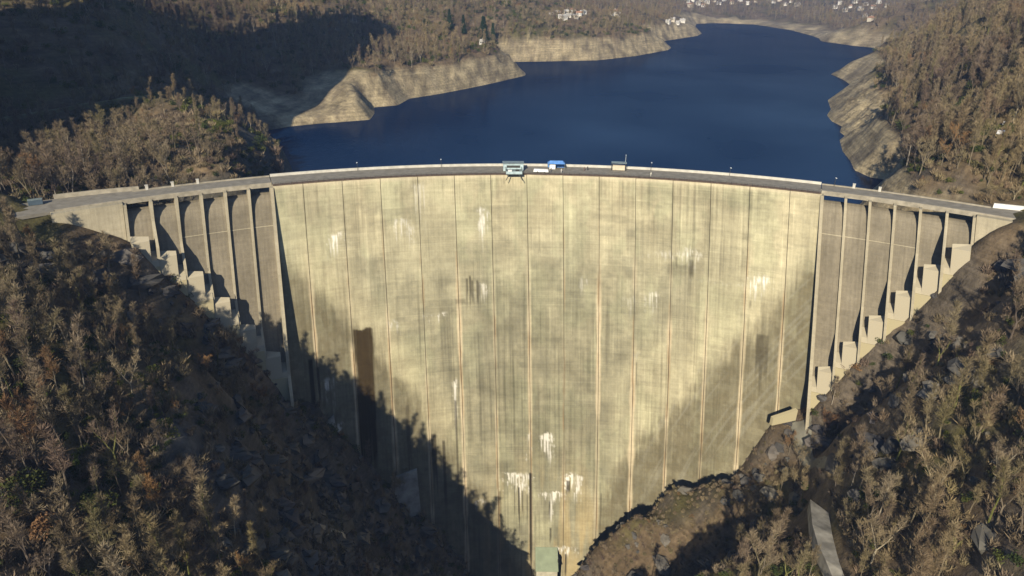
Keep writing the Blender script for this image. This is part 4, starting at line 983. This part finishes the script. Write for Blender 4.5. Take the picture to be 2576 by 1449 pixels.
# front railing of the crest
post = MB().tube((0, 0, 0), (0, 0, 1.1), .05, n=4).mesh('railing_post'); post.materials.append(M_darkm); rl = empty('crest_railing', (CX, 265, 0)); tag(rl, 'dark metal railing along the downstream edge of the crest', 'railing')
for k in range(107):
    th = -.395 + .79*k/106; p = P(th, 0, .1); o = bpy.data.objects.new('railing_post', post); COL.objects.link(o); o.parent = rl; o.location = (p[0] - CX, p[1] - 265, .04)
for zz_2 in (1.1, .6):
    B = MB()
    for k in range(60):
        p, q = P(-.395 + .79*k/60, 0, .1), P(-.395 + .79*(k + 1)/60, 0, .1); B.tube((p[0] - CX, p[1] - 265, zz_2), (q[0] - CX, q[1] - 265, zz_2), .045, n=4, cap=False)
    B.build('rail', M_darkm, rl)
# people, a few pixels tall
def person(px, e, shirt, label):
    l, rz = crest(px, e); r = empty('person', l, rz + .3); bm_ = MB()
    sec = [((-.11, 0, 0), .075), ((-.10, 0, .45), .085), ((-.07, 0, .85), .12)]; V_, F_ = [], []
    for sx in (-1, 1):
        lathe_tube([(sx*.10, 0, 0), (sx*.10, .02, .45), (sx*.07, 0, .9)], [.06, .075, .11], 6, V_, F_)
        lathe_tube([(sx*.17, 0, 1.40), (sx*.26, .03, 1.12), (sx*.25, -.10, .86)], [.065, .05, .035], 5, V_, F_)
    lathe_tube([(0, 0, .82), (0, 0, 1.05), (0, 0, 1.38), (0, 0, 1.46), (0, 0, 1.52), (0, 0, 1.60), (0, 0, 1.70), (0, 0, 1.76)], [.15, .14, .19, .08, .06, .10, .10, .03], 8, V_, F_)
    me = np_mesh('body', np.array([tuple(v) for v in V_]), np.array(F_), True); me.materials.append(plain('clothes', shirt, .9, .1, 2)); o = bpy.data.objects.new('body', me); COL.objects.link(o); o.parent = r
    return tag(r, label, 'person', 'visitors on the crest')
person(1412, -3.0, (.55, .53, .50), 'person in pale clothes standing in front of the tent')
person(1386, -4.5, (.10, .10, .12), 'person in dark clothes between trailer and tent')
person(1478, -8, (.05, .05, .06), 'person in black walking on the road left of the kiosk')
person(1637, -3, (.6, .58, .5), 'person in pale clothes at the railing right of the kiosk')
person(1470, -7, (.16, .10, .08), 'person in brown walking close beside the one in black')

# ------------------------------------------------------------------ houses, vehicles
def house(px, py, w_, d_, h_, wall, roofc, label, group=None, rz=None, hi=4000):
    x, y, z = ground_at(px, py, 60, hi); R_ = random.Random(int(px*7 + py)); rz = R_.uniform(-.6, .6) if rz is None else rz
    r = empty('house', (x, y, z), rz); tag(r, label, 'house', group)
    MB().box((0, 0, h_/2 - 1), (w_, d_, h_ + 2)).build('wall', wall, r)
    B = MB(); a, b, e = w_/2 + .5, d_/2 + .5, d_*.32; n_ = 0
    B.v += [(-a, -b, h_), (a, -b, h_), (a, b, h_), (-a, b, h_), (-a, 0, h_ + e), (a, 0, h_ + e), (-a, -b, h_ - .3), (a, -b, h_ - .3), (a, b, h_ - .3), (-a, b, h_ - .3)]
    B.f += [(0, 1, 5, 4), (2, 3, 4, 5), (0, 4, 3), (1, 2, 5), (6, 9, 8, 7), (6, 7, 1, 0), (8, 9, 3, 2), (7, 8, 2, 1), (9, 6, 0, 3)]
    ro = B.build('roof', roofc, r); MB().box((w_*.2, d_*.15, h_ + e), (.9, .9, 1.8)).build('chimney', wall, ro)
    for sx in (-.28, .0, .28):
        MB().box((w_*sx, -d_/2 - .03, h_*.55), (1.2, .08, 1.4)).build('window', M_dk, r)
    return r
M_hw1 = plain('white_render', (.62, .60, .55), .85, .05, .3); M_hw2 = plain('cream_render', (.52, .47, .38), .85, .06, .3); M_ro1 = plain('grey_stone_roof', (.30, .29, .27), .85, .15, .4); M_ro2 = plain('brown_tile_roof', (.30, .17, .11), .85, .15, .4); M_ro3 = plain('pale_sheet_roof', (.42, .40, .37), .7, .1, .4)
house(1212, 112, 5.5, 4.5, 4, M_hw1, M_ro3, 'lone white house just below the broad conifer on the lakeside slope')
hp = [(1388, 42), (1402, 38), (1412, 47), (1424, 36), (1432, 44), (1441, 33), (1448, 47), (1457, 40), (1466, 36), (1420, 50)]
names = ['leftmost', 'second from left', 'third from left', 'fourth from left', 'fifth from left', 'sixth from left', 'seventh from left', 'eighth from left', 'ninth from left', 'tenth from left', 'eleventh from left', 'twelfth from left', 'thirteenth from left', 'fourteenth from left', 'fifteenth from left', 'sixteenth from left', 'seventeenth from left', 'eighteenth from left', 'nineteenth from left', 'twentieth from left']
def village(pts, place, group, big=1.0, hi=4000):
    pts = sorted(pts)
    for i, (px, py) in enumerate(pts):
        R_ = random.Random(int(px*3 + py*5)); k = i % 3
        house(px, py, R_.uniform(8, 12)*big, R_.uniform(6.5, 8.5)*big, R_.uniform(4.5, 7)*big, (M_hw1, M_hw2, M_hw1)[k], (M_ro3, M_ro1, M_ro2)[R_.randrange(3)],
              f'{("white", "cream", "white")[k]} house, {names[i] if i < len(names) else "last on the right"}, {place}', group, None, hi)
village(hp, 'in the cluster among trees on the left lakeshore slope', 'houses in the cluster on the left lakeshore slope', .75)
village([(1545, 40), (1553, 45)], 'of the pair right of the lakeshore cluster', 'pair of houses right of the cluster')
village([(1728, 6), (1742, 3), (1755, 12), (1765, 4), (1778, 9), (1795, 5), (1808, 12), (1822, 3), (1840, 10), (1862, 4), (1880, 12), (1900, 6), (1735, 17), (1770, 18)], 'in the far village beyond the lake end', 'houses in the far village beyond the lake end')
village([(1945, 8), (1960, 3), (1975, 14), (1990, 6), (2005, 16), (2100, 22), (2112, 12), (2125, 30), (2138, 20), (2150, 8), (2164, 26), (2178, 14), (2195, 22), (2210, 10), (2230, 18), (2175, 44), (2190, 52)], 'on the slope above the right far shore', 'houses above the right far shore')
village([(1680, 60), (1692, 54), (1705, 62), (1716, 56)], 'just behind the point of the left shore', 'houses behind the point of the left shore', .8)
# vehicles by the road on the right
def van(px, py, col, label, L=5.2, rz=.4):
    x, y, z = ground_at(px, py); r = empty('parked_van', (x, y, z + .25), rz); r.scale = (.72,)*3; m_ = plain('van_paint', col, .35, .03, .5); tag(r, label, 'van', 'white vans by the road on the right hillside')
    MB().hexa([(-L/2, -1, .3), (L/2, -1, .3), (L/2, 1, .3), (-L/2, 1, .3), (-L/2 + .1, -.92, 2.2), (L/2 - 1.3, -.92, 2.2), (L/2 - 1.3, .92, 2.2), (-L/2 + .1, .92, 2.2)]).build('body', m_, r)
    MB().box((L/2 - 1.35, 0, 1.75), (.5, 1.7, .5)).build('windscreen', M_dk, r)
    for sx in (-L/2 + .9, L/2 - .9):
        for sy in (-1, 1): MB().tube((sx, sy - .12, .35), (sx, sy + .12, .35), .36, n=10).build('wheel', M_darkm, r)
van(2517, 343, (.8, .8, .8), 'larger white van parked in the trees at the right edge'); van(2529, 317, (.8, .8, .8), 'smaller white van parked behind the larger one at the right edge', 4.2, .6)
# vehicles and hut in the shade at the left road end
p = P(-.675, 0, -14.5); r = empty('steel_container', (float(p[0]), float(p[1]), .06), .55); tag(r, 'dull blue steel container at the far left end of the crest road', 'container')
m_c = plain('dull_blue_paint', (.07, .10, .13), .6, .1, .5); MB().box((0, 0, .95), (4.2, 1.9, 1.7)).build('body', m_c, r); MB().box((0, 0, 1.85), (4.3, 2.0, .1)).build('lid', M_steel, r)
for k_ in range(7): MB().box((-1.8 + .6*k_, -.98, .95), (.12, .06, 1.5)).build('rib', m_c, r)
# pale track on the left hillside
V_, F_ = [], []; tr = [ground_at(*p_) for p_ in ((-40, 308), (0, 302), (60, 292), (110, 285), (160, 276), (210, 266), (250, 260), (300, 253), (350, 246), (402, 240))]
for i, (x, y, z) in enumerate(tr):
    a = tr[max(i - 1, 0)]; b = tr[min(i + 1, len(tr) - 1)]; n_ = np.array([-(b[1] - a[1]), b[0] - a[0]]); n_ = n_/np.linalg.norm(n_)*2.2
    for sgn in (-1, 1):
        for dz_ in (.7, -3): V_.append((x + sgn*n_[0], y + sgn*n_[1], z + dz_))
for i in range(len(tr) - 1):
    o_ = 4*i; F_ += [(o_, o_ + 2, o_ + 6, o_ + 4), (o_, o_ + 4, o_ + 5, o_ + 1), (o_ + 2, o_ + 3, o_ + 7, o_ + 6)]
me = bpy.data.meshes.new('track'); me.from_pydata(V_, [], F_); me.update(); o = link('hillside_track', me, plain('grassy_track', (.20, .19, .10), .95, .25, .2)); tag(o, kind='structure')

# ------------------------------------------------------------------ air
m_h = bpy.data.materials.new('air'); m_h.use_nodes = True; t = m_h.node_tree; t.nodes.clear(); o_ = t.nodes.new('ShaderNodeOutputMaterial'); pv = t.nodes.new('ShaderNodeVolumePrincipled')
pv.inputs['Color'].default_value = (.40, .58, 1.0, 1); pv.inputs['Density'].default_value = .00013; pv.inputs['Anisotropy'].default_value = .1
t.links.new(pv.outputs[0], o_.inputs['Volume'])
hz = MB().box((200, 3000, 25), (7400, 7600, 640)).build('haze', m_h); tag(hz, kind='stuff'); hz['label'] = 'thin bluish haze over the valley'
